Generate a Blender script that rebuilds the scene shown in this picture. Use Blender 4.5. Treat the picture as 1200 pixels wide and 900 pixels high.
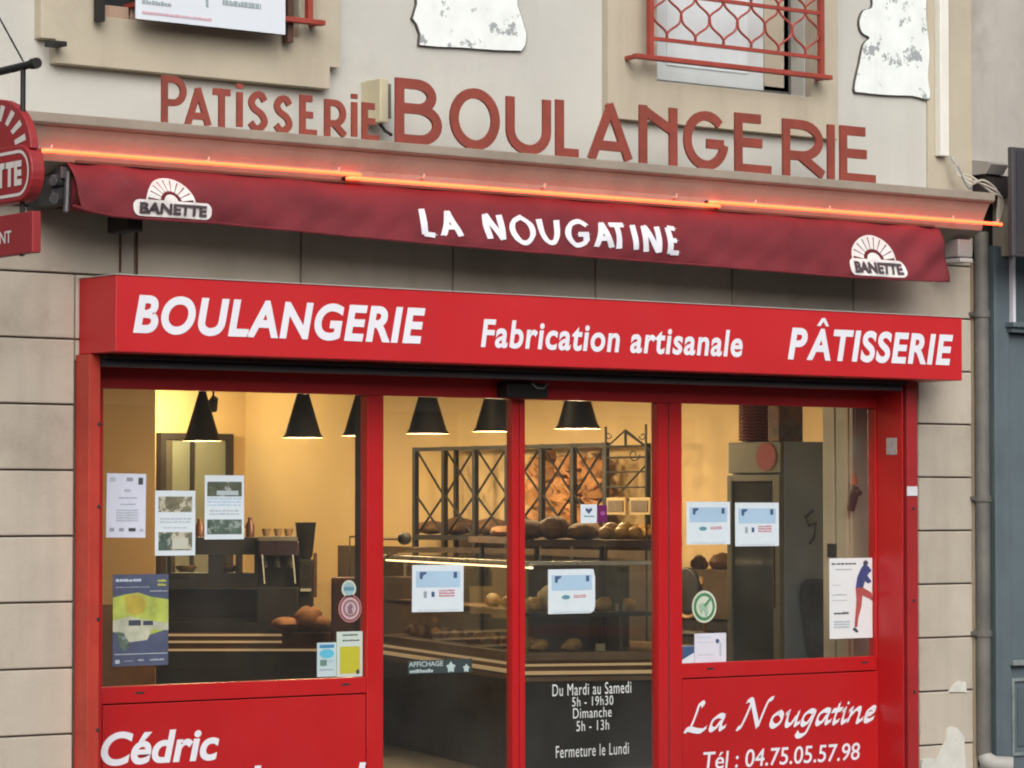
import bpy, bmesh, math, random
from math import sin, cos, pi, radians, sqrt, atan2
random.seed(7)
S = bpy.context.scene
for o in list(bpy.data.objects):
    bpy.data.objects.remove(o)

# ------------------------------------------------------------------ camera
FPX = 3670.0                      # focal length in photo pixels (1200 wide)
PSI = radians(37.0)               # view direction against the facade normal
THE = math.atan(145.0 / FPX)      # looking slightly up
DIST = 15.3
CAM = (-DIST * sin(PSI), -DIST * cos(PSI), 1.6)
cam_d = bpy.data.cameras.new('camera')
cam = bpy.data.objects.new('camera', cam_d)
S.collection.objects.link(cam)
cam.location = CAM
cam.rotation_euler = (pi / 2 + THE, 0, -PSI)
cam_d.sensor_width = 36.0
cam_d.lens = FPX / 1200.0 * 36.0
cam_d.clip_start = 0.1
cam_d.clip_end = 2000
S.camera = cam

# ------------------------------------------------------------------ world, sun, exposure
SUN_EL, SUN_AZ = radians(34), radians(208)
w = bpy.data.worlds.new('World')
S.world = w
w.use_nodes = True
nt = w.node_tree
nt.nodes.clear()
out = nt.nodes.new('ShaderNodeOutputWorld')
bg = nt.nodes.new('ShaderNodeBackground')
sky = nt.nodes.new('ShaderNodeTexSky')
sky.sky_type = 'NISHITA'
sky.sun_disc = False
sky.sun_elevation = SUN_EL
sky.sun_rotation = SUN_AZ
sky.air_density = 1.0
sky.dust_density = 6.0
sky.ozone_density = 0.6
hs = nt.nodes.new('ShaderNodeHueSaturation')
hs.inputs['Saturation'].default_value = 0.35
bg.inputs['Strength'].default_value = 0.115
nt.links.new(sky.outputs[0], hs.inputs['Color'])
nt.links.new(hs.outputs[0], bg.inputs['Color'])
nt.links.new(bg.outputs[0], out.inputs[0])
sun_d = bpy.data.lights.new('sun', 'SUN')
sun_d.energy = 1.15
sun_d.angle = radians(55)
sun_d.color = (1.0, 0.97, 0.93)
sun = bpy.data.objects.new('sun', sun_d)
S.collection.objects.link(sun)
# sky rotation r puts the sun at azimuth r clockwise from +Y
sd = (sin(SUN_AZ) * cos(SUN_EL), cos(SUN_AZ) * cos(SUN_EL), sin(SUN_EL))
import mathutils
sun.rotation_euler = mathutils.Vector(sd).to_track_quat('Z', 'Y').to_euler()
S.view_settings.view_transform = 'Standard'
S.view_settings.look = 'None'
S.view_settings.exposure = 0.3
S.view_settings.gamma = 1.0
S.view_settings.use_curve_mapping = False
S.cycles.max_bounces = 8
S.cycles.transparent_max_bounces = 16
S.cycles.use_denoising = True
S.cycles.filter_width = 2.0
S.cycles.caustics_reflective = False
S.cycles.caustics_refractive = False
S.cycles.sample_clamp_indirect = 6.0

# ------------------------------------------------------------------ survey helper
F0 = (sin(PSI) * cos(THE), cos(PSI) * cos(THE), sin(THE))
R0 = (cos(PSI), -sin(PSI), 0.0)
U0 = (-sin(PSI) * sin(THE), -cos(PSI) * sin(THE), cos(THE))


def ray(px, py):
    return tuple(F0[i] * FPX + R0[i] * (px - 600) + U0[i] * (450 - py) for i in range(3))


def at(px, py, Y=None, X=None, D=None):
    """world point on the plane y=Y, x=X, or at ground distance D along the view"""
    d = ray(px, py)
    if Y is not None:
        t = (Y - CAM[1]) / d[1]
    elif X is not None:
        t = (X - CAM[0]) / d[0]
    else:
        t = D / (d[0] * sin(PSI) + d[1] * cos(PSI))
    return tuple(CAM[i] + d[i] * t for i in range(3))


def wx(px, Y=0.0, py=500):
    return at(px, py, Y=Y)[0]


def wz(px, py, Y=0.0):
    return at(px, py, Y=Y)[2]


# ------------------------------------------------------------------ materials
MATS = {}


def mat(name, col, rough=0.6, metal=0.0, var=0.08, vs=3.0, bump=0.0, bs=60.0, streak=0.0, dirt=0.0,
        rnd=0.0, emis=None, estr=0.0, spec=0.5, speck=None, blotch=None):
    if name in MATS:
        return MATS[name]
    m = bpy.data.materials.new(name)
    MATS[name] = m
    m.use_nodes = True
    n = m.node_tree
    L = n.links
    b = n.nodes['Principled BSDF']
    b.inputs['Roughness'].default_value = rough
    b.inputs['Metallic'].default_value = metal
    b.inputs['Specular IOR Level'].default_value = spec
    geo = n.nodes.new('ShaderNodeNewGeometry')
    pos = geo.outputs['Position']
    c = list(col) + [1.0]

    def mixc(a, fac, bcol, mode='MIX'):
        x = n.nodes.new('ShaderNodeMix')
        x.data_type = 'RGBA'
        x.blend_type = mode
        if isinstance(fac, float):
            x.inputs[0].default_value = fac
        else:
            L.new(fac, x.inputs[0])
        if isinstance(a, (list, tuple)):
            x.inputs[6].default_value = a
        else:
            L.new(a, x.inputs[6])
        x.inputs[7].default_value = bcol
        return x.outputs[2]

    def noise(scale, detail=4.0, sc=None, rough_=0.6):
        t = n.nodes.new('ShaderNodeTexNoise')
        t.inputs['Scale'].default_value = scale
        t.inputs['Detail'].default_value = detail
        t.inputs['Roughness'].default_value = rough_
        if sc:
            mp = n.nodes.new('ShaderNodeMapping')
            mp.inputs['Scale'].default_value = sc
            L.new(pos, mp.inputs[0])
            L.new(mp.outputs[0], t.inputs['Vector'])
        else:
            L.new(pos, t.inputs['Vector'])
        return t.outputs['Fac']

    def ramp(f, lo, hi, a=0.0, z=1.0):
        r = n.nodes.new('ShaderNodeMapRange')
        r.inputs['From Min'].default_value = lo
        r.inputs['From Max'].default_value = hi
        r.inputs['To Min'].default_value = a
        r.inputs['To Max'].default_value = z
        L.new(f, r.inputs['Value'])
        return r.outputs[0]

    dark = [x * (1 - 2.2 * var) for x in col] + [1.0]
    o = mixc(c, ramp(noise(vs), 0.35, 0.75), dark)
    if streak > 0:
        o = mixc(o, ramp(noise(1.0, 5.0, (4.5, 4.5, 0.45)), 0.5, 0.85, 0.0, streak),
                 [col[0] * .45, col[1] * .42, col[2] * .38, 1])
    if dirt > 0:
        o = mixc(o, ramp(noise(1.3, 8.0, None, 0.7), 0.55, 0.72, 0.0, dirt),
                 [col[0] * .5, col[1] * .47, col[2] * .43, 1])
    if blotch:
        o = mixc(o, ramp(noise(blotch[1], 6.0, None, 0.7), blotch[2], blotch[2] + 0.03), list(blotch[0]) + [1])
    if speck:
        o = mixc(o, ramp(noise(speck[1], 2.0), 0.66, 0.72), list(speck[0]) + [1])
    if rnd > 0:
        oi = n.nodes.new('ShaderNodeObjectInfo')
        h = n.nodes.new('ShaderNodeHueSaturation')
        L.new(ramp(oi.outputs['Random'], 0, 1, 1 - rnd, 1 + rnd), h.inputs['Value'])
        L.new(o, h.inputs['Color'])
        o = h.outputs[0]
    L.new(o, b.inputs['Base Color'])
    rr = ramp(noise(vs * 3), 0.3, 0.7, max(0.02, rough - 0.07), min(1, rough + 0.07))
    L.new(rr, b.inputs['Roughness'])
    if bump > 0:
        bp = n.nodes.new('ShaderNodeBump')
        bp.inputs['Strength'].default_value = bump
        bp.inputs['Distance'].default_value = 0.01
        L.new(noise(bs, 6.0), bp.inputs['Height'])
        L.new(bp.outputs[0], b.inputs['Normal'])
    if emis:
        b.inputs['Emission Color'].default_value = list(emis) + [1]
        b.inputs['Emission Strength'].default_value = estr
    return m


def glass_mat(name, tint=(0.97, 0.98, 0.97), rough=0.0, ior=1.62, haze=0.015):
    if name in MATS:
        return MATS[name]
    m = bpy.data.materials.new(name)
    MATS[name] = m
    m.use_nodes = True
    n = m.node_tree
    n.nodes.clear()
    o = n.nodes.new('ShaderNodeOutputMaterial')
    t = n.nodes.new('ShaderNodeBsdfTransparent')
    t.inputs[0].default_value = list(tint) + [1]
    g = n.nodes.new('ShaderNodeBsdfGlossy')
    g.inputs['Roughness'].default_value = rough
    fr = n.nodes.new('ShaderNodeFresnel')
    ge = n.nodes.new('ShaderNodeNewGeometry')     # same reflectance on entering and leaving the thin pane
    mr = n.nodes.new('ShaderNodeMapRange')
    mr.inputs['To Min'].default_value = ior
    mr.inputs['To Max'].default_value = 1 / ior
    n.links.new(ge.outputs['Backfacing'], mr.inputs['Value'])
    n.links.new(mr.outputs[0], fr.inputs[0])
    mx = n.nodes.new('ShaderNodeMixShader')
    n.links.new(fr.outputs[0], mx.inputs[0])
    n.links.new(t.outputs[0], mx.inputs[1])
    n.links.new(g.outputs[0], mx.inputs[2])
    # diffuse veil painted over the pane as a soft haze
    df = n.nodes.new('ShaderNodeBsdfDiffuse')
    df.inputs[0].default_value = (.55, .55, .53, 1)
    no = n.nodes.new('ShaderNodeTexNoise')
    no.inputs['Scale'].default_value = 2.2
    no.inputs['Detail'].default_value = 7
    n.links.new(ge.outputs['Position'], no.inputs['Vector'])
    m2 = n.nodes.new('ShaderNodeMapRange')
    m2.inputs['From Min'].default_value = .35
    m2.inputs['From Max'].default_value = .75
    m2.inputs['To Min'].default_value = haze * .4
    m2.inputs['To Max'].default_value = haze * 1.8
    n.links.new(no.outputs['Fac'], m2.inputs['Value'])
    mz = n.nodes.new('ShaderNodeMixShader')
    n.links.new(m2.outputs[0], mz.inputs[0])
    n.links.new(mx.outputs[0], mz.inputs[1])
    n.links.new(df.outputs[0], mz.inputs[2])
    n.links.new(mz.outputs[0], o.inputs[0])
    return m


M_stone = mat('limestone paint', (0.47, 0.42, 0.35), 0.85, var=0.08, vs=2.0, bump=0.35, bs=50, streak=0.35, dirt=0.5, rnd=0.09)
M_joint = mat('mortar', (0.16, 0.135, 0.11), 0.95, bump=0.2)
M_plaster = mat('white render', (0.50, 0.495, 0.46), 0.9, var=0.06, vs=1.2, bump=0.3, bs=30, streak=0.22, dirt=0.32)
M_beige = mat('beige render', (0.46, 0.41, 0.32), 0.9, var=0.07, vs=1.6, bump=0.3, bs=50, streak=0.4, dirt=0.3)
M_cornice = mat('cornice paint', (0.31, 0.26, 0.21), 0.8, var=0.09, vs=3, bump=0.3, bs=60, streak=0.4, dirt=0.55)
M_patch = mat('bare plaster patch', (0.62, 0.62, 0.57), 0.95, var=0.08, vs=9, bump=0.5, bs=40)
M_red = mat('red lacquered metal', (0.44, 0.012, 0.015), 0.36, var=0.05, vs=1.5, bump=0.03, bs=12, dirt=0.15)
M_redsign = mat('red sign sheet', (0.50, 0.016, 0.021), 0.42, var=0.05, vs=1.2, bump=0.03, bs=8)
M_orange = mat('faded orange red paint', (0.44, 0.042, 0.026), 0.5, var=0.12, vs=5, streak=0.3, dirt=0.3)
M_darkred = mat('dark red shutter guide', (0.33, 0.020, 0.022), 0.45, var=0.1, vs=4)
M_rust = mat('rust red letter paint', (0.26, 0.052, 0.034), 0.6, var=0.14, vs=7, bump=0.15, bs=50)
M_rail = mat('rust red iron paint', (0.33, 0.050, 0.034), 0.55, var=0.15, vs=8)
M_white = mat('white vinyl', (0.72, 0.73, 0.80), 0.5, var=0.03)
M_black = mat('black metal', (0.009, 0.0085, 0.008), 0.6, var=0.1)
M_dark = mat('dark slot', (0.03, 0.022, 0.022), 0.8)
M_grey = mat('grey metal', (0.25, 0.26, 0.26), 0.45, var=0.1, metal=0.3)
M_fabric = mat('burgundy awning cloth', (0.175, 0.016, 0.025), 0.85, var=0.16, vs=2.2, bump=0.3, bs=130, streak=0.3)
M_alu = mat('dull zinc', (0.14, 0.137, 0.125), 0.6, var=0.2, vs=5, bump=0.1, dirt=0.5)
M_bluegrey = mat('blue grey joinery paint', (0.105, 0.14, 0.16), 0.55, var=0.1, vs=3, bump=0.08, bs=30, streak=0.35)
M_glass = glass_mat('window glass', (0.90, 0.91, 0.89))
M_case = glass_mat('display glass', (0.95, 0.96, 0.94), haze=0.008)
M_paper = mat('white paper', (0.60, 0.68, 0.74), 0.7, var=0.03, vs=20)
M_neon = mat('lit neon glass', (0.9, 0.2, 0.08), 0.3, emis=(1.0, 0.048, 0.012), estr=6.0)
M_yellow = mat('warm yellow wall paint', (0.74, 0.55, 0.29), 0.8, var=0.05, vs=1.0)
M_amber = mat('amber wall paint', (0.50, 0.33, 0.16), 0.8, var=0.05, vs=1.0)
M_wood = mat('dark brown wood', (0.085, 0.042, 0.024), 0.5, var=0.2, vs=6)
M_brownwood = mat('mid brown wood', (0.16, 0.075, 0.03), 0.5, var=0.2, vs=6)


# ------------------------------------------------------------------ mesh builder
ORG = {}


def tag(o, label=None, cat=None, group=None, kind=None):
    if label:
        o['label'] = label
    if cat:
        o['category'] = cat
    if group:
        o['group'] = group
    if kind:
        o['kind'] = kind
    return o


def thing(name, label, cat, loc=(0, 0, 0), group=None):
    o = bpy.data.objects.new(name, None)
    o.empty_display_size = 0.1
    S.collection.objects.link(o)
    o.location = loc
    ORG[o] = loc
    return tag(o, label, cat, group)


def catmull(pts, n=6, closed=False):
    P = list(pts)
    out = []
    N = len(P)
    rng = N if closed else N - 1
    for i in range(rng):
        if closed:
            p0, p1, p2, p3 = P[i - 1], P[i], P[(i + 1) % N], P[(i + 2) % N]
        else:
            p1, p2 = P[i], P[i + 1]
            p0 = P[i - 1] if i > 0 else tuple(2 * a - b for a, b in zip(p1, p2))
            p3 = P[i + 2] if i + 2 < N else tuple(2 * a - b for a, b in zip(p2, p1))
        for k in range(n):
            t = k / n
            out.append(tuple(0.5 * (2 * b + (c - a) * t + (2 * a - 5 * b + 4 * c - d) * t * t + (3 * b - a - 3 * c + d) * t ** 3)
                             for a, b, c, d in zip(p0, p1, p2, p3)))
    if not closed:
        out.append(P[-1])
    return out


class MB:
    def __init__(s):
        s.v = []
        s.f = []

    def add(s, vs, fs):
        k = len(s.v)
        s.v += [tuple(x) for x in vs]
        s.f += [tuple(i + k for i in f) for f in fs]
        return s

    def box(s, x0, x1, y0, y1, z0, z1):
        vs = [(x, y, z) for x in (x0, x1) for y in (y0, y1) for z in (z0, z1)]
        return s.add(vs, [(0, 1, 3, 2), (4, 6, 7, 5), (0, 4, 5, 1), (2, 3, 7, 6), (0, 2, 6, 4), (1, 5, 7, 3)])

    def obox(s, c, ax, ay, hx, hy, z0, z1):
        """box centred at c (x,y), half sizes hx along unit ax, hy along unit ay"""
        vs = []
        for a in (-1, 1):
            for b in (-1, 1):
                for z in (z0, z1):
                    vs.append((c[0] + a * hx * ax[0] + b * hy * ay[0], c[1] + a * hx * ax[1] + b * hy * ay[1], z))
        return s.add(vs, [(0, 1, 3, 2), (4, 6, 7, 5), (0, 4, 5, 1), (2, 3, 7, 6), (0, 2, 6, 4), (1, 5, 7, 3)])

    def prism(s, xz, y0, y1):
        n = len(xz)
        vs = [(x, y0, z) for x, z in xz] + [(x, y1, z) for x, z in xz]
        fs = [tuple(range(n)), tuple(range(2 * n - 1, n - 1, -1))]
        fs += [(i, i + n, (i + 1) % n + n, (i + 1) % n) for i in range(n)]
        return s.add(vs, fs)

    def prism_x(s, yz, x0, x1):
        n = len(yz)
        vs = [(x0, y, z) for y, z in yz] + [(x1, y, z) for y, z in yz]
        fs = [tuple(range(n)), tuple(range(2 * n - 1, n - 1, -1))]
        fs += [(i, i + n, (i + 1) % n + n, (i + 1) % n) for i in range(n)]
        return s.add(vs, fs)

    def prism_z(s, xy, z0, z1):
        n = len(xy)
        vs = [(x, y, z0) for x, y in xy] + [(x, y, z1) for x, y in xy]
        fs = [tuple(range(n)), tuple(range(2 * n - 1, n - 1, -1))]
        fs += [(i, i + n, (i + 1) % n + n, (i + 1) % n) for i in range(n)]
        return s.add(vs, fs)

    def tube(s, pts, r, n=8, cap=True):
        V = mathutils.Vector
        P = [V(p) for p in pts]
        rs = r if isinstance(r, (list, tuple)) else [r] * len(P)
        rings = []
        up = V((0, 0, 1))
        for i, p in enumerate(P):
            a = P[max(0, i - 1)]
            b = P[min(len(P) - 1, i + 1)]
            t = (b - a)
            t = t.normalized() if t.length > 1e-9 else V((0, 0, 1))
            u = t.cross(up)
            if u.length < 1e-3:
                u = t.cross(V((0, 1, 0)))
            u.normalize()
            w_ = t.cross(u)
            rings.append([tuple(p + (u * cos(2 * pi * k / n) + w_ * sin(2 * pi * k / n)) * rs[i]) for k in range(n)])
        vs = [q for rg in rings for q in rg]
        fs = []
        for i in range(len(rings) - 1):
            for k in range(n):
                fs.append((i * n + k, i * n + (k + 1) % n, (i + 1) * n + (k + 1) % n, (i + 1) * n + k))
        if cap:
            fs += [tuple(range(n - 1, -1, -1)), tuple(range((len(rings) - 1) * n, len(rings) * n))]
        return s.add(vs, fs)

    def lathe(s, prof, c, n=24):
        vs = []
        fs = []
        for r, z in prof:
            for k in range(n):
                a = 2 * pi * k / n
                vs.append((c[0] + r * cos(a), c[1] + r * sin(a), c[2] + z))
        for i in range(len(prof) - 1):
            for k in range(n):
                fs.append((i * n + k, i * n + (k + 1) % n, (i + 1) * n + (k + 1) % n, (i + 1) * n + k))
        return s.add(vs, fs)

    def blob(s, c, rx, ry, rz, n=14, m=8, jit=0.0, seed=0, rot=0.0):
        rg = random.Random(seed)
        vs = []
        for j in range(m + 1):
            th = pi * j / m
            for k in range(n):
                a = 2 * pi * k / n
                q = 1 + rg.uniform(-jit, jit)
                x, y = rx * sin(th) * cos(a) * q, ry * sin(th) * sin(a) * q
                vs.append((c[0] + x * cos(rot) - y * sin(rot), c[1] + x * sin(rot) + y * cos(rot), c[2] + rz * cos(th) * q))
        fs = []
        for j in range(m):
            for k in range(n):
                fs.append((j * n + k, (j + 1) * n + k, (j + 1) * n + (k + 1) % n, j * n + (k + 1) % n))
        return s.add(vs, fs)

    def map(s, fn):
        s.v = [fn(*p) for p in s.v]
        return s

    def build(s, name, m, parent=None, smooth=False, bevel=0.0, label=None, kind=None, cat=None, group=None, sub=0):
        if parent is not None:
            org = ORG[parent]
        else:
            xs, ys, zs = zip(*s.v)
            org = ((min(xs) + max(xs)) / 2, (min(ys) + max(ys)) / 2, min(zs)) if kind != 'structure' else (0, 0, 0)
        me = bpy.data.meshes.new(name)
        me.from_pydata([(x - org[0], y - org[1], z - org[2]) for x, y, z in s.v], [], s.f)
        bm = bmesh.new()
        bm.from_mesh(me)
        bmesh.ops.remove_doubles(bm, verts=bm.verts, dist=1e-5)
        bmesh.ops.recalc_face_normals(bm, faces=bm.faces)
        if sub:
            bmesh.ops.triangulate(bm, faces=[f for f in bm.faces if len(f.verts) > 4])
        bm.to_mesh(me)
        bm.free()
        me.materials.append(m)
        if smooth:
            for p in me.polygons:
                p.use_smooth = True
        o = bpy.data.objects.new(name, me)
        S.collection.objects.link(o)
        if parent is not None:
            o.parent = parent
        else:
            o.location = org
        ORG[o] = org
        if bevel > 0:
            md = o.modifiers.new('bevel', 'BEVEL')
            md.width = bevel
            md.segments = 2
            md.limit_method = 'ANGLE'
            md.angle_limit = radians(50)
        if smooth:
            md = o.modifiers.new('edges', 'EDGE_SPLIT')
            md.split_angle = radians(50)
        return tag(o, label, cat, group, kind)


# ------------------------------------------------------------------ lettering
def arc(cx, cy, rx, ry, a0, a1, n=12):
    return [(cx + rx * cos(radians(a0 + (a1 - a0) * i / n)), cy + ry * sin(radians(a0 + (a1 - a0) * i / n))) for i in range(n + 1)]


GL = {
    'P': [[(0, 0), (0, 1)], [(0, 1), (.45, 1)] + arc(.45, .72, .55, .28, 90, -90)[1:] + [(0, .44)]],
    'A': [[(0, 0), (.5, 1.0)], [(.5, 1.0), (1, 0)], [(.17, .22), (.83, .22)]],
    'T': [[(0, 1), (1, 1)], [(.5, 1), (.5, 0)]],
    'I': [[(.5, 0), (.5, 1)]],
    'i': [[(.5, 0), (.5, .84)], [(.5, .92), (.5, 1.04)]],
    'S': [catmull([(.95, .82), (.72, .98), (.35, .98), (.06, .78), (.25, .58), (.75, .42), (.95, .2), (.62, .01), (.28, .01), (0, .16)], 4)],
    'E': [[(0, 0), (0, 1)], [(0, 1), (.68, 1)], [(0, .52), (.72, .52)], [(0, 0), (1, 0)]],
    'R': [[(0, 0), (0, 1)], [(0, 1), (.4, 1)] + arc(.4, .68, .5, .32, 90, -90)[1:] + [(0, .36)], [(.38, .36), (1.0, 0)]],
    'B': [[(0, 0), (0, 1)], [(0, 1), (.45, 1)] + arc(.45, .78, .4, .22, 90, -90)[1:] + [(0, .56)],
          [(.3, .56), (.5, .56)] + arc(.5, .28, .5, .28, 90, -90)[1:] + [(0, 0)]],
    'O': [arc(.5, .5, .5, .5, 0, 360, 30)],
    'U': [[(0, 1), (0, .36)] + arc(.5, .36, .5, .36, 180, 360)[1:] + [(1, 1)]],
    'L': [[(0, 1), (0, 0), (1, 0)]],
    'N': [[(0, 0), (0, 1)], [(0, 1), (1, .62)], [(1, 0), (1, 1)]],
    'G': [arc(.5, .5, .5, .5, 42, 352, 24), [(.97, .44), (.52, .44)]],
    'M': [[(0, 0), (0, 1)], [(0, 1), (.5, .35)], [(.5, .35), (1, 1)], [(1, 1), (1, 0)]],
}


def ribbon(pts, wd):
    """miter-joined outline strip of a polyline in 2-D: list of (left, right)"""
    out_ = []
    n = len(pts)
    closed = (abs(pts[0][0] - pts[-1][0]) + abs(pts[0][1] - pts[-1][1])) < 1e-6
    for i in range(n):
        if closed and i in (0, n - 1):
            a, p, b = pts[-2], pts[0], pts[1]
        else:
            p = pts[i]
            a = pts[i - 1] if i else None
            b = pts[i + 1] if i < n - 1 else None
        d1 = None if a is None else (p[0] - a[0], p[1] - a[1])
        d2 = None if b is None else (b[0] - p[0], b[1] - p[1])

        def nrm(d):
            l = math.hypot(*d) or 1e-9
            return (-d[1] / l, d[0] / l)
        if d1 is None:
            nn, k = nrm(d2), 1
        elif d2 is None:
            nn, k = nrm(d1), 1
        else:
            n1, n2 = nrm(d1), nrm(d2)
            sx, sy = n1[0] + n2[0], n1[1] + n2[1]
            l = math.hypot(sx, sy) or 1e-9
            nn = (sx / l, sy / l)
            k = 1 / max(0.45, nn[0] * n1[0] + nn[1] * n1[1])
        h = wd / 2 * k
        out_.append(((p[0] + nn[0] * h, p[1] + nn[1] * h), (p[0] - nn[0] * h, p[1] - nn[1] * h)))
    return out_


def glyph(mb, ch, x0, x1, z0, z1, wd, y0, y1, shear=0.0):
    """stroke letter as solid bars between y0 (front) and y1 (back)"""
    for k, st in enumerate(GL[ch]):
        P = [(x0 + wd / 2 + u * (x1 - x0 - wd), z0 + wd / 2 + v * (z1 - z0 - wd)) for u, v in st]
        if ch in 'ANMR' and len(st) == 2:      # let diagonals reach the cap line and base line
            ext = wd * 0.45
            (ax, az), (bx, bz) = P
            l = math.hypot(bx - ax, bz - az)
            ux, uz = (bx - ax) / l, (bz - az) / l
            if ux and uz and ch == 'A':
                P = [(ax - ux * ext, az - uz * ext), (bx + ux * ext * .5, bz + uz * ext * .5)]
        if len(st) == 2 and P[0][0] == P[1][0] and ch != 'i':
            lo = wd / 2
            P = [(p[0], p[1] + (lo if p[1] >= max(P[0][1], P[1][1]) else -lo)) for p in P]
        rb = ribbon(P, wd)
        yy0 = y0 - 0.0006 * k
        yy1 = y1 + 0.0006 * k
        vs, fs = [], []
        for l, r in rb:
            for (a, c) in (l, r):
                c = min(max(c, z0), max(z1, c if ch == 'i' else z1))
                a2 = a + shear * (c - z0)
                vs += [(a2, yy0, c), (a2, yy1, c)]
        for i in range(len(rb) - 1):
            a = i * 4
            fs += [(a, a + 2, a + 6, a + 4), (a + 1, a + 5, a + 7, a + 3), (a, a + 4, a + 5, a + 1), (a + 2, a + 3, a + 7, a + 6)]
        fs += [(0, 1, 3, 2), (len(vs) - 4, len(vs) - 2, len(vs) - 1, len(vs) - 3)]
        mb.add(vs, fs)


_TXT = {}


def text2d(s, bold=0.0, shear=0.0, spacing=1.0):
    """flat polygons of a string in the built-in font, scaled to its bounding box 0..1"""
    key = (s, bold, shear, spacing)
    if key in _TXT:
        return _TXT[key]
    cu = bpy.data.curves.new('text', 'FONT')
    cu.body = s
    cu.offset = bold
    cu.shear = shear
    cu.space_character = spacing
    cu.resolution_u = 8
    ob = bpy.data.objects.new('text', cu)
    S.collection.objects.link(ob)
    bpy.context.view_layer.update()
    dg = bpy.context.evaluated_depsgraph_get()
    me = bpy.data.meshes.new_from_object(ob.evaluated_get(dg))
    vs = [(v.co.x, v.co.y) for v in me.vertices]
    fs = [tuple(p.vertices) for p in me.polygons]
    bpy.data.objects.remove(ob)
    bpy.data.curves.remove(cu)
    bpy.data.meshes.remove(me)
    xs = [v[0] for v in vs]
    ys = [v[1] for v in vs]
    x0, x1, y0, y1 = min(xs), max(xs), min(ys), max(ys)
    _TXT[key] = ([((x - x0) / (x1 - x0), (y - y0) / (y1 - y0)) for x, y in vs], fs)
    return _TXT[key]


def put_text(mb, s, x0, x1, z0, z1, y, bold=0.0, shear=0.0, spacing=1.0):
    vs, fs = text2d(s, bold, shear, spacing)
    mb.add([(x0 + u * (x1 - x0), y, z0 + v * (z1 - z0)) for u, v in vs], fs)


def pen(mb, strokes, mapf, nib, ang=40, thin=0.18, closed=()):
    """broad-nib pen strokes; mapf((u,v)) -> (x,z) ; each stroke a flat strip, slightly staggered in y"""
    c, s_ = cos(radians(ang)) * nib / 2, sin(radians(ang)) * nib / 2
    for k, st in enumerate(strokes):
        P = [mapf(p) for p in catmull(st, 8 if len(st) > 2 else 10)]
        n = len(P)
        strip = [((x + c, z + s_), (x - c, z - s_)) for x, z in P]
        for j, rb in enumerate((strip, ribbon(P, nib * thin * 2))):
            y = -0.0004 * (2 * k + j)
            vs = [(a, y, b) for l, r in rb for a, b in (l, r)]
            mb.add(vs, [(2 * i, 2 * i + 1, 2 * i + 3, 2 * i + 2) for i in range(n - 1)])

# ================================================================== GROUND, STREET
gm = mat('asphalt', (0.055, 0.055, 0.055), 0.9, var=0.1, bump=0.3, bs=90)
MB().box(-60, 60, -60, 60, -0.5, -0.14).build('ground', gm, kind='structure')
MB().box(-60, 60, -12.0, -2.6, -0.14, -0.136).build('road', mat('road asphalt', (0.05, 0.05, 0.052), 0.9, bump=0.3, bs=90), kind='structure')
pave = mat('pavement concrete', (0.24, 0.23, 0.21), 0.9, var=0.1, bump=0.3, dirt=0.4)
MB().box(-60, 60, -2.45, 0.02, -0.14, 0.0).build('pavement', pave, kind='structure')
MB().box(-60, 60, -2.6, -2.45, -0.14, 0.004).build('kerb', mat('kerb stone', (0.3, 0.29, 0.27), 0.85, bump=0.3), kind='structure')
MB().box(-60, 60, -14.5, -12.0, -0.14, 0.0).build('far_pavement', pave, kind='structure')

# building across the street, seen only as reflections in the panes
ob = thing('opposite_building', 'plain grey rendered low house row across the street, mirrored in the panes', 'building', (4, -16, 0))
mo = mat('dark render', (0.36, 0.34, 0.31), 0.9, var=0.15, dirt=0.4)
MB().box(-16, 26, -18, -14.5, 0, 4.6).build('wall', mo, ob)
MB().prism_x([(-18.2, 4.6), (-14.2, 4.6), (-14.2, 4.8), (-18.2, 5.6)], -16.2, 26.2).build('roof', M_wood, ob)
for i in range(12):
    for z in (0.8,):
        x = -14 + i * 3.3
        fr = MB().box(x, x + 1.3, -14.5, -14.44, z, z + 1.9).build('window', mat('light window frame', (0.45, 0.44, 0.40), 0.6), ob)
        MB().box(x + .09, x + 1.21, -14.44, -14.43, z + .09, z + 1.81).build('pane', mat('dark pane', (0.03, 0.035, 0.04), 0.1), fr)
sp = thing('street_post', 'slim pale grey post on the pavement, mirrored in the glass door', 'post', (3.2, -2.2, 0))
MB().tube([(3.2, -2.2, 0.012), (3.2, -2.2, 1.35)], 0.03, 12).build('pole', M_grey, sp, smooth=True)
MB().box(3.05, 3.35, -2.32, -2.08, 0.0, 0.012).build('base_plate', M_grey, sp)

# ================================================================== BAKERY BUILDING
XL, XR = wx(-130), wx(1139)          # left limit modelled, right corner of the building
GL0, GR1 = wx(87, 0), wx(1076, 0)    # outside of the shutter guides
Z_C = wz(600, 178, -0.40)            # top of the cornice
Z_L = wz(600, 188, -0.40)
Z_F = wz(600, 224, -0.40)
H = 0.29
zj = wz(43, 862)                     # one course joint
joints = [zj + H * k for k in range(-8, 12)]
bld = thing('bakery_building', 'cream stone fronted house with bakery on the ground floor', 'building', ((XL + XR) / 2, 0, 0))

Z_W = Z_C - 0.30                     # cornice underside at wall
zl = zj + H * 7                      # joint at the top of the shop sign
z_head = wz(600, 440)                # opening head
# core masonry behind the blocks
bk = MB()
bk.box(XL, GL0 + 0.03, 0.02, 0.35, 0, z_head)
bk.box(GR1 - 0.03, XR - .004, 0.02, 0.35, 0, z_head)
bk.box(XL, XR - .004, 0.02, 0.35, z_head, Z_W - .02)
bk.build('mortar_backing', M_joint, bld)


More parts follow.
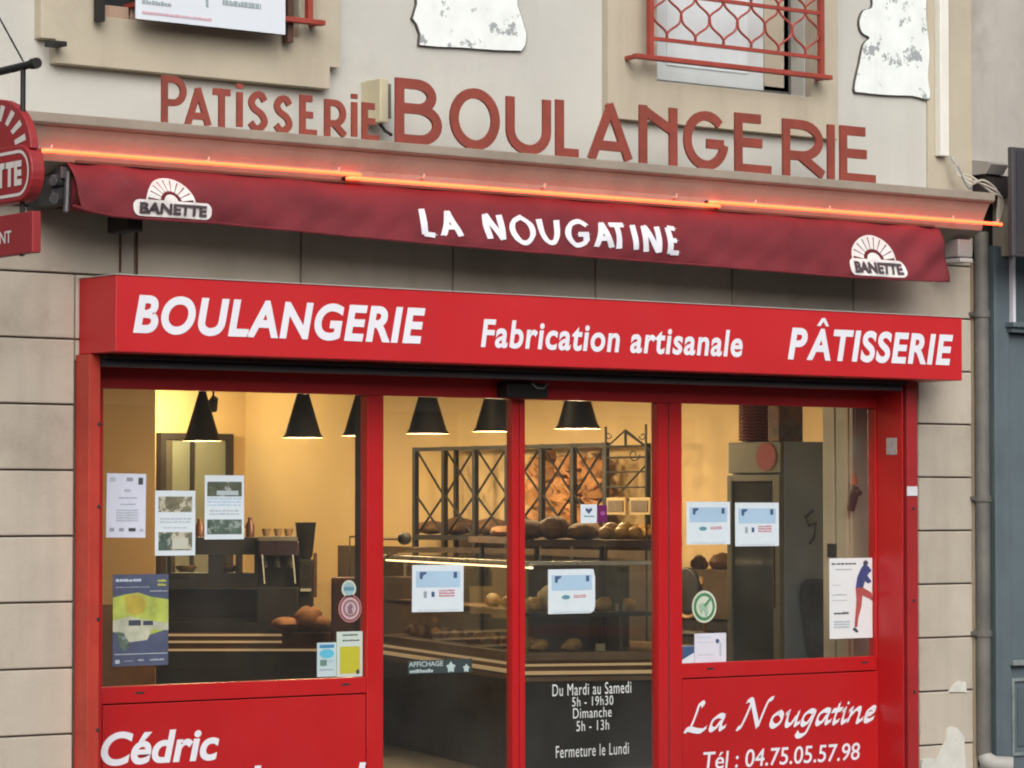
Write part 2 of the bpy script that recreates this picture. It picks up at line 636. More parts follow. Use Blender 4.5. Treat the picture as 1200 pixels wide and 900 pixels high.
def block(x0, x1, z0, z1):
    MB().box(x0 + .004, x1 - .004, -random.uniform(0, .003), 0.05, z0 + .004, z1 - .004).build('stone_block', M_stone, bld, bevel=0.006)


verts_px = [158, 353, 531, 698, 858, 1000]
vx = [wx(p, 0, 330) for p in verts_px]
for k in range(len(joints) - 1):
    a, b = joints[k], joints[k + 1]
    if b < 0.02:
        continue
    a = max(a, 0.0)
    if a >= Z_W - 0.05:
        continue
    b = min(b, Z_W - 0.02)
    if a < zl - 0.05:
        block(XL, GL0 + .002, a, b)
        block(GR1 - .002, XR, a, b)
        if b > z_head + 0.05:      # hidden behind the sign box, still wall
            block(GL0 + .002, GR1 - .002, max(a, z_head), b)
    else:
        xs = [XL] + [v + (0 if k % 2 == 0 else 0.0) for v in vx] + [XR]
        for i in range(len(xs) - 1):
            block(xs[i], xs[i + 1], a, b)
# worn plaster patches on the lower right blocks
def patch(pts, y=-0.004, m=M_patch, d=0.012):
    o = MB().prism([at(px, py, Y=y)[::2] for px, py in pts], y - 0.006, y + d)
    return o.build('bare_patch', m, bld, sub=1)
patch([(1079, 898), (1080, 890), (1088, 888), (1098, 890), (1102, 880), (1108, 868), (1109, 855), (1114, 851), (1121, 853), (1129, 863), (1131, 900), (1131, 930), (1079, 930)])
patch([(1112, 811), (1117, 802), (1123, 798), (1131, 799), (1132, 811)])
# slim edge strip (corner bead) between blocks and the downpipe
MB().box(XR, XR + 0.018, -0.012, 0.05, 0, Z_W - .03).build('corner_strip', mat('corner strip paint', (0.40, 0.33, 0.24), .8, streak=.4), bld)

# upper wall with two window openings
ZT = Z_C + 2.6
wl0, wl1, wlb = wx(112, 0, 20), wx(345, 0, 30), wz(225, 33, 0)
wr0, wr1, wrb = wx(765, 0, 90), wx(942, 0, 100), wz(860, 104, 0)
zc0 = Z_C - 0.28
up = MB()
up.box(XL, wl0, 0, 0.35, zc0, ZT)
up.box(wl0, wl1, 0, 0.35, zc0, wlb)
up.box(wl1, wr0, 0, 0.35, zc0, ZT)
up.box(wr0, wr1, 0, 0.35, zc0, wrb)
up.box(wr1, XR, 0, 0.35, zc0, ZT)
up.build('upper_wall', M_plaster, bld)


def outline(pts, Y):
    return [at(px, py, Y=Y)[::2] for px, py in pts]


def rect_poly(pts, Y):
    return outline(pts, Y)


a1 = [(45, -90), (45, 47), (62, 49), (62, 76), (384, 103), (384, 76), (396, 77), (396, -90), (343, -90), (343, 50), (112, 25), (112, -90)]
a1w = outline(a1, -0.06)
# true horizontals and verticals: snap to wall coordinates
x45, x62, x384, x396 = wx(45, -.06), wx(63, -.06), wx(386, -.06), wx(397, -.06)
zb1, zb2 = wz(225, 89, -.06), wz(225, 62, -.06)
zb3 = wlb
MB().prism([(x45, ZT), (x45, zb2), (x62, zb2), (x62, zb1), (x384, zb1), (x384, zb2), (x396, zb2), (x396, ZT), (wl1 - .01, ZT),
            (wl1 - .01, zb3), (wl0 + .0, zb3), (wl0 + .0, ZT)], -0.06, 0.0).build('window_surround', M_beige, bld, sub=1, bevel=0.006)
xa, xb = wx(713, -.05), wx(984, -.05)
zr = wz(850, 151, -.05)
MB().prism([(xa, ZT), (xa, zr), (xb, zr), (xb, ZT), (wr1 + .01, ZT), (wr1 + .01, wrb - .01), (wr0 - .01, wrb - .01), (wr0 - .01, ZT)],
           -0.05, 0.0).build('window_surround', M_beige, bld, sub=1, bevel=0.006)
# right hand pilaster strip
MB().box(wx(1087), XR + .002, -0.012, 0.0, zc0, ZT).build('pilaster_strip', M_beige, bld)

# windows -----------------------------------------------------------
M_shut = mat('pale blue grey window paint', (0.60, 0.64, 0.65), 0.5, var=0.08)
M_pane = mat('dark window interior', (0.05, 0.055, 0.06), 0.12)
f = MB().box(wr0, wr0 + .05, .10, .16, wrb, ZT).box(wr0 + .05, wr1, .10, .16, wrb, wrb + .05).box(wr1 - .05, wr1, .10, .16, wrb + .05, ZT)
xs1 = wx(893, .1, 100)
win = f.build('window', mat('dark window joint', (.10, .09, .08), .7), bld)
MB().box(wr0 + .05, xs1, .085, .15, wrb + .02, ZT).build('shutter_leaf', M_shut, win, bevel=.006)
MB().box(wr0 + .16, xs1 - .12, .078, .084, wrb + .10, ZT - .1).build('leaf_panel', mat('white window curtain', (.70, .76, .79), .6, streak=.3), win)
MB().box(xs1 + .015, wx(924, .1, 100), .10, .15, wrb + .03, ZT).build('shutter_leaf', M_beige, win)
MB().box(wx(928, .1, 100), wr1 - .052, .11, .15, wrb + .04, ZT).build('shutter_leaf', M_beige, win)
win2 = MB().box(wl0, wl0 + .05, .12, .18, wlb, ZT).box(wl1 - .05, wl1, .12, .18, wlb, ZT).box(wl0 + .05, wl1 - .05, .12, .18, wlb, wlb + .06).build('window', M_wood, bld)
MB().box(wl0 + .05, wl1 - .05, .14, .16, wlb + .06, ZT).build('pane', M_pane, win2)
# brick sill under the banner
for i in range(7):
    L_ = (wl1 - wl0) / 7
    MB().box(wl0 + i * L_ + .006, wl0 + (i + 1) * L_ - .006, -.045, .10, wlb - .0, wlb + .055).build(
        'brick', mat('pinkish sill brick', (.33, .23, .17), .9, rnd=.15, bump=.3, dirt=.4), bld, bevel=.004)

# cornice -----------------------------------------------------------
cx0, cx1 = wx(-250, -.4), wx(1168, -.4)
lip = [(0, Z_C + .012), (-.40, Z_C), (-.40, Z_L), (-.385, Z_L - .012), (0, Z_L - .012)]
MB().prism_x(lip, cx0, cx1).build('cornice', M_cornice, bld, bevel=.004)
fas = [(0, Z_L - .0125), (-.378, Z_L - .0125), (-.360, Z_L - .035), (-.325, Z_F + .05), (-.312, Z_F - .01), (-.14, Z_F - .085), (-.12, Z_W - .02), (0, Z_W - .02)]
MB().prism_x(fas, cx0 + .01, cx1 - .012).build('cornice_fascia', M_cornice, bld, bevel=.004)

# peeling painted plaques -------------------------------------------
M_peel = mat('peeling white paint', (0.76, 0.81, 0.80), 0.75, var=0.05, vs=10, streak=0.25,
             blotch=((0.30, 0.33, 0.34), 8.0, 0.575), bump=0.2, bs=30)
M_edge = mat('dark weathered board edge', (0.10, 0.09, 0.08), 0.9)


def plaque(pts, label):
    t = MB().prism([(x, z) for x, z in outline(pts, -.02)], -0.018, -0.002)
    o = t.build('painted_cutout_board', M_edge, sub=1)
    cx = sum(p[0] for p in pts) / len(pts)
    cy = sum(p[1] for p in pts) / len(pts)
    inner = [(cx + (px - cx) * .985, cy + (py - cy) * .988) for px, py in pts]
    MB().prism(outline(inner, -.02), -0.021, -0.0185).build('painted_face', M_peel, o, sub=1)
    tag(o, label, 'plaque')
    return o


plaque([(487, -90), (488, 5), (483, 22), (488, 28), (492, 40), (491, 53), (512, 55), (540, 56), (580, 59), (612, 60), (617, 52), (618, 40), (612, 20), (607, 5), (612, -90)],
       'wide peeling white board cut-out between the two upstairs windows')
p2 = catmull([(1022, -60), (1022, -10), (1022, 8), (1012, 12), (1007, 25), (1010, 38), (1019, 44), (1012, 52), (1007, 75), (1001, 105), (1010, 109), (1040, 112), (1070, 113), (1090, 116), (1088, 90), (1090, 60), (1086, 20), (1087, -20), (1086, -60)], 3)
plaque(p2, 'tall peeling white figure-shaped board beside the white conduit')

# railing of the right window --------------------------------------
def rail_grid(name, label, px0, px1, Y, zb_, x_ext0, x_ext1, curls, hide=None):
    x0, x1 = wx(px0, Y, 60), wx(px1, Y, 60)
    t = thing(name, label, 'railing', ((x0 + x1) / 2, Y, zb_))
    e0, e1 = wx(x_ext0, Y, 60), wx(x_ext1, Y, 60)
    MB().box(e0, e1, Y - .02, Y + .02, zb_ - .012, zb_ + .012).build('bottom_rail', M_rail, t, bevel=.003)
    for xx in (e0 + .012, e1 - .03):
        MB().box(xx, xx + .02, Y + .02, 0.0, zb_ - .010, zb_ + .010).build('wall_bracket', M_rail, t)
    for xx in ((x0, x1) if curls else (x1,)):
        MB().box(xx - .014, xx + .014, Y - .014, Y + .014, zb_ + .0125, zb_ + 1.05).build('post', M_rail, t)
    if curls:
        z2 = wz(850, 55, Y)
        z3 = z2 + 0.235
        for z in (z2, z3, z2 + .60, z2 + .75):
            MB().box(x0 + .0145, x1 - .0145, Y - .01, Y + .01, z - .009, z + .009).build('cross_bar', M_rail, t)
        cw = (x1 - x0 - .03) / 6
        rows = [z2 + .01]
        for r in range(5):
            zz = z2 + .012 + r * .112
            for i in range(7):
                cxx = x0 + .015 + cw * (i + (0.0 if r % 2 else 0.5))
                # ogee strap: two mirrored S curves around each cell
                for sgn in (-1, 1):
                    pts = []
                    for q in range(11):
                        v = q / 10
                        d = cw / 2 * (1 / (1 + ((1 - v) / v) ** 2.1) if 0 < v < 1 else v)
                        xq = cxx + sgn * d
                        if xq < x0 + .012 or xq > x1 - .012:
                            continue
                        pts.append((xq, Y + sgn * .003, zz + v * .112))
                    if len(pts) > 1:
                        MB().tube(pts, .0065, 5).build('ogee_strap', M_rail, t)
    return t


zrb = wz(855, 78, -.14)
rail_grid('window_railing', 'rust red iron railing with ogee net pattern at upstairs window', 762, 962, -.14, zrb, 743, 973, True)
zrl = wz(340, 23, -.14)
rail_grid('window_railing', 'rust red iron railing end sticking out behind the white banner', 200, 362, -.14, zrl, 160, 379, False)

# banner ------------------------------------------------------------
bx0, bx1 = wx(157, -.19), wx(333, -.19)
zb = wz(245, 31, -.19)
ban = thing('banner', 'white advertising banner tied to the railing of the upstairs window', 'banner', ((bx0 + bx1) / 2, -.19, zb))
MB().box(bx0, bx1, -.19, -.183, zb, zb + .9).build('sheet', mat('banner vinyl', (0.62, 0.67, 0.74), .5, var=.02), ban)
pk = mat('faint pink print', (.62, .38, .45), .6)
gy = mat('grey print', (.30, .36, .38), .6)
def dash(mb, xa_, xb_, z0, z1, y, n, seed=1):
    rg = random.Random(seed)
    x = xa_
    while x < xb_:
        w_ = rg.uniform(.5, 1.3) * (xb_ - xa_) / n
        mb.box(x, min(x + w_ * .8, xb_), y, y + .001, z0, z1 - (z1 - z0) * rg.choice([0, .0, .25]))
        x += w_
bw = bx1 - bx0
m_ = MB(); dash(m_, bx0 + .03, bx0 + bw * .5, zb + .025, zb + .037, -.1925, 34)
m_.build('small_print', pk, ban)
m_ = MB()
dash(m_, bx0 + .03, bx0 + bw * .23, zb + .07, zb + .088, -.1925, 9, 2)
dash(m_, bx0 + bw * .55, bx0 + bw * .86, zb + .155, zb + .178, -.1925, 14, 3)
dash(m_, bx0 + bw * .57, bx0 + bw * .83, zb + .105, zb + .128, -.1925, 10, 4)
dash(m_, bx0 + .08, bx0 + bw * .32, zb + .15, zb + .17, -.1925, 10, 5)
m_.prism([(bx0 + bw * .445, zb + .25), (bx0 + bw * .46, zb + .085), (bx0 + bw * .475, zb + .085), (bx0 + bw * .47, zb + .25)], -.1925, -.1915)
m_.build('print', gy, ban)
# dark uprights next to the banner
t = MB().box(wx(110, -.1), wx(118, -.1), -.12, -.08, wz(114, 25, -.1), ZT).build('shutter_stay', M_black)
tag(t, 'black upright bar beside the left edge of the white banner', 'bar')
t = MB().box(wx(333, -.1), wx(340, -.1), -.12, -.08, wz(336, 50, -.1), ZT).build('shutter_stay', M_wood)
tag(t, 'brown upright bar at the right edge of the white banner', 'bar')
t = MB().box(wx(49, -.06), wx(66, -.06), -.14, -.06, wz(57, 54, -.1), wz(57, 48, -.1)).build('shutter_catch', M_black, bevel=.004)
tag(t, 'small rusty black shutter catch at the corner of the beige surround', 'catch')

# conduit -----------------------------------------------------------
c0, c1 = wx(1103, -.05), wx(1113, -.05)
cz = wz(1108, 183, -.05)
t = MB().box(c0, c1, -.06, -.0125, cz, ZT).build('cable_conduit', mat('white plastic', (.75, .74, .68), .4), bevel=.004)
tag(t, 'white plastic conduit running down beside the tall peeling board', 'conduit')

# ================================================================== METAL LETTERS
ly = -.355
zbase = wz(745, 190, ly) + .0
let = thing('roof_letters', 'rust red cut metal letters reading patisserie boulangerie along the cornice', 'sign letters', (wx(600, ly), ly, Z_C))
zrail = zbase - .012
MB().box(wx(186, ly), wx(1028, ly), ly - .012, ly + .012, zrail - .012, zrail).build('letter_rail', M_rust, let)
for px in (200, 300, 460, 600, 745, 880, 1000):
    MB().box(wx(px, ly) - .01, wx(px, ly) + .01, ly + .0125, ly + .03, Z_C, zrail - .002).build('rail_foot', M_rust, let)
SMALL = [('P', 189, 218, 88), ('A', 217, 247, 101), ('T', 246, 273, 103), ('i', 276, 285, 96), ('S', 290, 314, 106), ('S', 320, 343, 111),
         ('E', 351, 374, 111), ('R', 380, 407, 116), ('i', 411, 419, 108), ('E', 424, 447, 120)]
BIG = [('B', 463, 517, 91), ('O', 527, 585, 101), ('U', 593, 645, 107), ('L', 651, 682, 111), ('A', 690, 740, 118), ('N', 749, 793, 123),
       ('G', 801, 853, 128), ('E', 861, 907, 132), ('R', 917, 968, 139), ('I', 969, 978, 146), ('E', 984, 1029, 147)]
for ch, a, b, top in SMALL:
    mb = MB()
    zt = wz(a + 3, top, ly)
    glyph(mb, ch, wx(a, ly, 150), wx(b, ly, 150), zbase - .01, zt, .031, ly - .006, ly + .006)
    mb.build('letter', M_rust, let)
for ch, a, b, top in BIG:
    mb = MB()
    zt = wz(a + 4, top, ly)
    glyph(mb, ch, wx(a, ly, 180), wx(b, ly, 180), zbase - .01, zt, .048, ly - .007, ly + .007)
    mb.build('letter', M_rust, let)
# small cream box behind the letters
t = thing('electric_box', 'cream electric box on the wall between the E and big B', 'box', (wx(452), -.1, wz(452, 140)))
MB().box(wx(442, -.14), wx(452, -.14), -.16, 0, wz(445, 144, -.14), wz(445, 92, -.14)).build('housing', mat('cream plastic', (.55, .50, .34), .5, streak=.3), t, bevel=.006)
MB().box(wx(452.5, -.14), wx(461, -.14), -.12, 0, wz(455, 138, -.14), wz(455, 97, -.14)).build('cover', M_alu, t, bevel=.004)
MB().tube([(wx(447, -.12), -.1, wz(447, 144, -.12)), (wx(452, -.15), -.14, wz(452, 153, -.15)), (wx(458, -.2), -.2, wz(458, 158, -.2))], .008, 6).build('cable', M_black, t)

# ================================================================== NEON TUBE
ny = -.362
nz = wz(600, 218.5, ny)
neo = thing('neon_tube', 'glowing orange red neon line running under the cornice', 'neon light', (wx(600, ny), ny, nz))
segs = [(50, 424), (408, 846), (834, 1177)]
for i, (a, b) in enumerate(segs):
    dz = .0 if i != 1 else -.018
    ax, bx = wx(a, ny), wx(b, ny)
    MB().tube([(ax, ny + .018, nz + dz), (ax + .01, ny + .004, nz + dz), (ax + .05, ny, nz + dz), (bx - .05, ny, nz + dz), (bx - .01, ny + .004, nz + dz), (bx, ny + .018, nz + dz)],
              .0085, 8).build('glass_tube', M_neon, neo, smooth=True)
    for xe in (ax, bx):
        MB().tube([(xe, ny + .019, nz + dz), (xe, ny + .05, nz + dz)], .010, 8).build('end_cap', M_black, neo)
for px in (60, 245, 398, 498, 640, 795, 888, 975, 1120, 1172):
    x = wx(px, ny)
    MB().tube([(x, ny + .04, nz + .012), (x, ny + .012, nz + .012), (x, ny + .008, nz + .028)], .005, 6).build('clip', mat('milky clip', (.6, .5, .42), .4), neo)

# ================================================================== AWNING
ax0, ax1 = wx(79, -.33), wx(1108, -.36)
azt = wz(600, 228, -.36)
bot_px = [(79, 240), (92, 246), (133, 255), (250, 262), (400, 277), (600, 295), (800, 310), (900, 318), (1000, 326), (1060, 329), (1108, 331)]
bots = [(at(px, py, Y=-.38)[0], at(px, py, Y=-.38)[2]) for px, py in bot_px]


def abot(x):
    if x <= bots[0][0]:
        return bots[0][1]
    for (xa_, za_), (xb_, zb_) in zip(bots, bots[1:]):
        if x <= xb_:
            t_ = (x - xa_) / (xb_ - xa_)
            return za_ + (zb_ - za_) * t_
    return bots[-1][1]


def ay(x, z):
    zb_ = abot(x)
    t_ = (azt - z) / (azt - zb_)
    t_ = max(0, min(1.02, t_))
    y = -.315 - .075 * t_ ** .8 - .012 * sin(pi * t_)
    y += .010 * sin(x * 2.3 + 5 * t_ + 1) * t_ + .008 * sin(x * 5.1 - 7 * t_) * t_ + .004 * sin(x * 13 + z * 22) + .003 * sin(x * 29 - z * 40) * t_
    # diagonal pull folds near both ends
    for xe, sg in ((ax0, 1), (ax1, -1)):
        d = abs(x - xe)
        if d < .7:
            y += .012 * (1 - d / .7) * sin(26 * (d * .8 - (azt - z) * 1.1))
    return y


awn = thing('awning', 'rolled burgundy cloth awning lettered la nougatine below the neon line', 'awning', ((ax0 + ax1) / 2, -.2, wz(600, 290, -.36)))
nu, nv = 260, 16
mb = MB()
vs, fs = [], []
for i in range(nu + 1):
    x = ax0 + (ax1 - ax0) * i / nu
    for j in range(nv + 1):
        z = azt + (abot(x) - azt) * j / nv
        xo = x
        if i < 14:
            xo = x + .03 * (1 - i / 14) * (j / nv)
        vs.append((xo, ay(x, z), z))
for i in range(nu):
    for j in range(nv):
        a = i * (nv + 1) + j
        fs.append((a, a + nv + 1, a + nv + 2, a + 1))
mb.add(vs, fs)
cl = mb.build('cloth', M_fabric, awn, smooth=True)
md = cl.modifiers.new('thickness', 'SOLIDIFY')
md.thickness = 0.003
md.offset = 1.0
# rolled bundle behind, hem cord and cassette
mb = MB()
vs, fs = [], []
for i in range(61):
    x = ax0 + .03 + (ax1 - ax0 - .06) * i / 60
    zc_ = (azt + abot(x)) / 2 - .01
    for k in range(14):
        a = 2 * pi * k / 14
        vs.append((x, -.235 + .085 * cos(a), zc_ + .085 * sin(a) + .004 * sin(9 * x + k)))
for i in range(60):
    for k in range(14):
        fs.append((i * 14 + k, i * 14 + (k + 1) % 14, (i + 1) * 14 + (k + 1) % 14, (i + 1) * 14 + k))
fs += [tuple(range(14)), tuple(range(60 * 14, 61 * 14))]
mb.add(vs, fs).build('rolled_cloth', M_fabric, awn, smooth=True)
mb = MB().tube([(bots[0][0] + .02 + (ax1 - ax0 - .05) * i / 80, ay(bots[0][0] + .02 + (ax1 - ax0 - .05) * i / 80, abot(bots[0][0] + .02 + (ax1 - ax0 - .05) * i / 80)) - .002,
                abot(bots[0][0] + .02 + (ax1 - ax0 - .05) * i / 80) + .004) for i in range(81)], .007, 6)
mb.build('hem', M_fabric, awn, smooth=True)
# folded arm joint at the near end and gear box at the far end
je = MB()
x = wx(64, -.22)
je.box(x - .045, x + .05, -.27, -.05, wz(64, 240, -.25), wz(64, 205, -.25))
je.box(x - .02, x + .06, -.30, -.12, wz(64, 210, -.25), wz(64, 196, -.25))
je.tube([(x - .06, -.30, wz(64, 214, -.25)), (x + .06, -.22, wz(64, 214, -.25))], .022, 10)
je.tube([(x - .05, -.29, wz(64, 234, -.25)), (x + .07, -.22, wz(64, 234, -.25))], .026, 10)
je.tube([(x, -.31, wz(64, 250, -.25)), (x + .02, -.29, wz(64, 200, -.25))], .014, 8)
je.build('arm_joint', mat('worn dark zinc', (.10, .10, .105), .5, metal=.4, var=.3, vs=12), awn, bevel=.004)
for px in (147,):
    xx = wx(px, -.2)
    MB().box(xx - .03, xx + .05, -.26, -.08, wz(px, 272, -.2), wz(px, 252, -.2)).build('bracket', M_dark, awn, bevel=.006)
xg = wx(1122, -.2)
MB().box(xg - .055, xg + .055, -.27, -.02, wz(1120, 302, -.22), wz(1120, 281, -.22)).build('gear_box', mat('grey plastic', (.27, .26, .25), .5), awn, bevel=.008)
MB().box(xg - .05, xg + .045, -.28, -.02, wz(1120, 308, -.22), wz(1120, 303, -.22)).build('gear_box_foot', mat('light grey plastic', (.4, .39, .38), .5), awn, bevel=.004)

MB().box(ax0 + .04, ax1 - .03, -.32, -.002, azt + .001, azt + .012).build('hood', mat('brown hood sheet', (.12, .07, .05), .7), awn)  # unseen top cover added to keep neon light off the wall below
for px, top, bot in ((139, 255, 319), (158.5, 262, 322)):
    t = MB().tube([(wx(px), -.008, wz(px, bot)), (wx(px), -.008, wz(px, top))], .006, 6).build('thin_pipe', mat('rusty thin pipe', (.16, .07, .045), .8, var=.3))
    tag(t, 'thin rusty pipe under the awning, %s' % ('nearer the blade sign' if px < 150 else 'farther from the blade sign'), 'pipe')
for px, nm_ in ((202, 'over the first sign word'), (628, 'over the middle of the shop sign'), (1020, 'over the last sign word')):
    x_ = wx(px)
    z_ = wz(px, 337 + (px - 200) * .05)
    t = MB().box(x_ - .035, x_ + .035, -.03, -.003, z_ - .006, z_ + .008).box(x_ - .01, x_ + .01, -.045, -.0305, z_ - .01, z_ + .02).build('wall_hook', mat('rusty hook', (.09, .05, .04), .8))
    tag(t, 'small rusty wall hook ' + nm_, 'hook')
# hand painted lettering, laid on the cloth
HAND = {
    'L': [[(.1, 1), (.12, .5), (.2, .03)], [(.15, .04), (.9, .0)]],
    'A': [[(.45, 1), (.25, .5), (0, 0)], [(.45, 1), (.7, .5), (1, .0)], [(.15, .33), (.85, .36)]],
    'N': [[(.1, 1), (.08, .5), (.14, 0)], [(.1, 1), (.5, .5), (.9, .0)], [(.88, 1), (.93, .5), (.9, .0)]],
    'O': [[(.5, 1), (.12, .8), (.02, .45), (.25, .05), (.6, .0), (.95, .35), (.92, .75), (.5, 1)]],
    'U': [[(.05, 1), (.1, .4), (.35, .02), (.7, .06), (.92, .45), (.95, 1)]],
    'G': [[(.9, .85), (.55, 1), (.15, .8), (.05, .35), (.4, .0), (.85, .15), (.88, .45)], [(.5, .45), (1, .48)]],
    'T': [[(0, .97), (1, 1)], [(.5, 1), (.52, .5), (.5, 0)]],
    'I': [[(.4, 1), (.45, .5), (.55, 0)]],
    'E': [[(.15, 1), (.2, .5), (.15, 0)], [(.15, 1), (.9, .97)], [(.2, .52), (.8, .5)], [(.15, .03), (1, .05)]],
}
row = [('L', 493, 514, 244, 276), ('A', 517, 541, 246, 277), ('N', 568, 593, 250, 281), ('O', 599, 628, 253, 285), ('U', 632, 659, 256, 285), ('G', 664, 693, 258, 288),
       ('A', 697, 719, 260, 290), ('T', 714, 736, 262, 292), ('I', 740, 750, 263, 293), ('N', 753, 776, 264, 296), ('E', 781, 797, 266, 298)]
for ch, a, b, t0, t1 in row:
    mb = MB()
    x0_, z1_ = at(a, t0, Y=-.39)[::2]
    x1_, z0_ = at(b, t1, Y=-.39)[::2]
    z0_ = wz(a, t1 - (b - a) * .06, -.39)
    pen(mb, HAND[ch], lambda p: (x0_ + .012 + p[0] * (x1_ - x0_ - .024), z0_ + p[1] * (z1_ - z0_)), .036, 8, .32)
    mb.map(lambda x, y, z: (x, ay(x, z) - .005 + y, z))
    mb.build('painted_letter', M_white, awn)


def ell(cx, cz_, rx, rz, a0=0, a1=360, n=28):
    return [(cx + rx * cos(radians(a0 + (a1 - a0) * i / n)), cz_ + rz * sin(radians(a0 + (a1 - a0) * i / n))) for i in range(n + (0 if a1 - a0 == 360 else 1))]


def roundrect(x0, x1, z0, z1, r, n=6):
    P = []
    for cx, cz_, a in ((x1 - r, z1 - r, 0), (x0 + r, z1 - r, 90), (x0 + r, z0 + r, 180), (x1 - r, z0 + r, 270)):
        P += [(cx + r * cos(radians(a + 90 * i / n)), cz_ + r * sin(radians(a + 90 * i / n))) for i in range(n + 1)]
    return P


def flat(mb, poly, y):
    """flat polygon fanned about its centre, finely enough to follow a curved cloth"""
    fine = []
    for a, b in zip(poly, poly[1:] + poly[:1]):
        k = max(1, int(math.hypot(b[0] - a[0], b[1] - a[1]) / .02))
        fine += [(a[0] + (b[0] - a[0]) * i / k, a[1] + (b[1] - a[1]) * i / k) for i in range(k)]
    poly = fine
    cx = sum(p[0] for p in poly) / len(poly)
    cz_ = sum(p[1] for p in poly) / len(poly)
    n = len(poly)
    rings = 12
    vs = [(cx, y, cz_)]
    for r in range(1, rings + 1):
        vs += [(cx + (p[0] - cx) * r / rings, y, cz_ + (p[1] - cz_) * r / rings) for p in poly]
    fs = [(0, 1 + i, 1 + (i + 1) % n) for i in range(n)]
    for r in range(rings - 1):
        for i in range(n):
            a = 1 + r * n
            fs.append((a + i, a + n + i, a + n + (i + 1) % n, a + (i + 1) % n))
    mb.add(vs, fs)


def awning_logo(px0, px1, py0, py1):
    """white sunburst over a rounded name plate"""
    X0, Z1 = at(px0, py0, Y=-.39)[::2]
    X1 = wx(px1, -.39, py0)
    Z0 = wz(px0, py1, -.39)
    W_, H_ = X1 - X0, Z1 - Z0
    cx = X0 + W_ * .46
    zc_ = Z0 + H_ * .42
    wh, rd, dk = MB(), MB(), MB()
    flat(wh, roundrect(X0, X1, Z0, Z0 + H_ * .42, H_ * .17), 0)
    # rays of the dome
    R_, r_ = H_ * .62, H_ * .30
    n = 9
    for i in range(n):
        a0 = 8 + i * (164 / n) + 1.6
        a1 = 8 + (i + 1) * (164 / n) - 1.6
        P = [(cx + 1.12 * R_ * cos(radians(a)), zc_ - H_ * .04 + R_ * sin(radians(a))) for a in (a0, (a0 + a1) / 2, a1)]
        P += [(cx + 1.12 * r_ * cos(radians(a)), zc_ - H_ * .04 + r_ * sin(radians(a))) for a in (a1, a0)]
        wh.add([(p[0], -.0008, p[1]) for p in P], [(0, 1, 2, 3, 4)])
    wh.add([(x, -.0016, z) for x, z in ell(cx, zc_ - H_ * .03, H_ * .22, H_ * .2, 0, 180, 12)], [tuple(range(13))])
    # outer rim of the dome
    rim = ribbon([(cx + 1.15 * R_ * cos(radians(a)), zc_ - H_ * .05 + 1.02 * R_ * sin(radians(a))) for a in range(0, 181, 9)], H_ * .05)
    wh.add([(a, -.0024, b) for l, r in rim for a, b in (l, r)], [(2 * i, 2 * i + 1, 2 * i + 3, 2 * i + 2) for i in range(len(rim) - 1)])
    put_text(dk, 'BANETTE', X0 + W_ * .07, X1 - W_ * .07, Z0 + H_ * .07, Z0 + H_ * .35, -.007, .045)
    rr = ribbon(ell(cx, zc_ - H_ * .02, H_ * .27, H_ * .24, 25, 155, 14), H_ * .04)
    rd.add([(a, -.003, b) for l, r in rr for a, b in (l, r)], [(2 * i, 2 * i + 1, 2 * i + 3, 2 * i + 2) for i in range(len(rr) - 1)])
    dr = lambda x, y, z: (x, ay(x, z) - .0055 + y, z)
    wh.map(dr).build('sun_logo', mat('off white cloth print', (.72, .69, .68), .8, var=.08, vs=20), awn)
    dk.map(dr).build('logo_lettering', mat('charcoal print', (.07, .05, .06), .8), awn)
    rd.map(dr).build('logo_arc', M_fabric, awn)


awning_logo(158, 249, 206, 252)
awning_logo(995, 1060, 274, 322)

# ================================================================== SHOP SIGN BOX
sy = -.33
SX0, SX1 = wx(135, sy), wx(1128, sy)
SZ1 = (wz(135, 321, sy) + wz(1128, 373, sy)) / 2
SZ0 = (wz(135, 412, sy) + wz(1128, 446, sy)) / 2
sg = thing('shop_sign', 'long red box sign lettered boulangerie fabrication artisanale over the shop windows', 'shop sign', ((SX0 + SX1) / 2, -.15, SZ0))
MB().prism_x([(sy, SZ0), (sy, SZ1), (-.004, SZ1), (-.004, SZ0)], SX0, SX1).build('sign_box', M_redsign, sg, bevel=.004)
MB().box(SX0 - .004, SX1 + .004, sy - .006, -.006, SZ1 + .0005, SZ1 + .004).build('drip_flashing', mat('pale zinc', (.45, .44, .42), .6), sg)  # unseen pale cover so the red sign top bounces less red
for s, a, b, tl, bl, br, bo in (('BOULANGERIE', 155, 498, 345, 391, 403, .036), ('Fabrication artisanale', 563, 870, 374, 408, 418, .026), ('P', 923, 946.5, 384, 421, 422, .036), ('ATISSERIE', 945, 1117, 385, 424, 427, .036)):
    x0, x1 = wx(a, sy), wx(b, sy)
    z0 = (wz(a, bl, sy) + wz(b, br, sy)) / 2
    z1 = wz(a + (18 if s[0] == 'A' else 8), tl, sy)
    mb = MB()
    put_text(mb, s, x0, x1, z0, z1, sy - .003, bo, .2 if s[0] != 'F' else .16, 1.1)
    if s[0] == 'F':                       # two words, each a piece of its own
        xc_ = x0 + (x1 - x0) * .535
        for side in (0, 1):
            m2 = MB()
            m2.add(mb.v, [f_ for f_ in mb.f if (mb.v[f_[0]][0] > xc_) == bool(side)])
            used_ = sorted({i for f_ in m2.f for i in f_})
            ix = {a: b for b, a in enumerate(used_)}
            m2.v, m2.f = [m2.v[i] for i in used_], [tuple(ix[i] for i in f_) for f_ in m2.f]
            m2.build('lettering', M_white, sg)
    else:
        mb.build('lettering', M_white, sg)

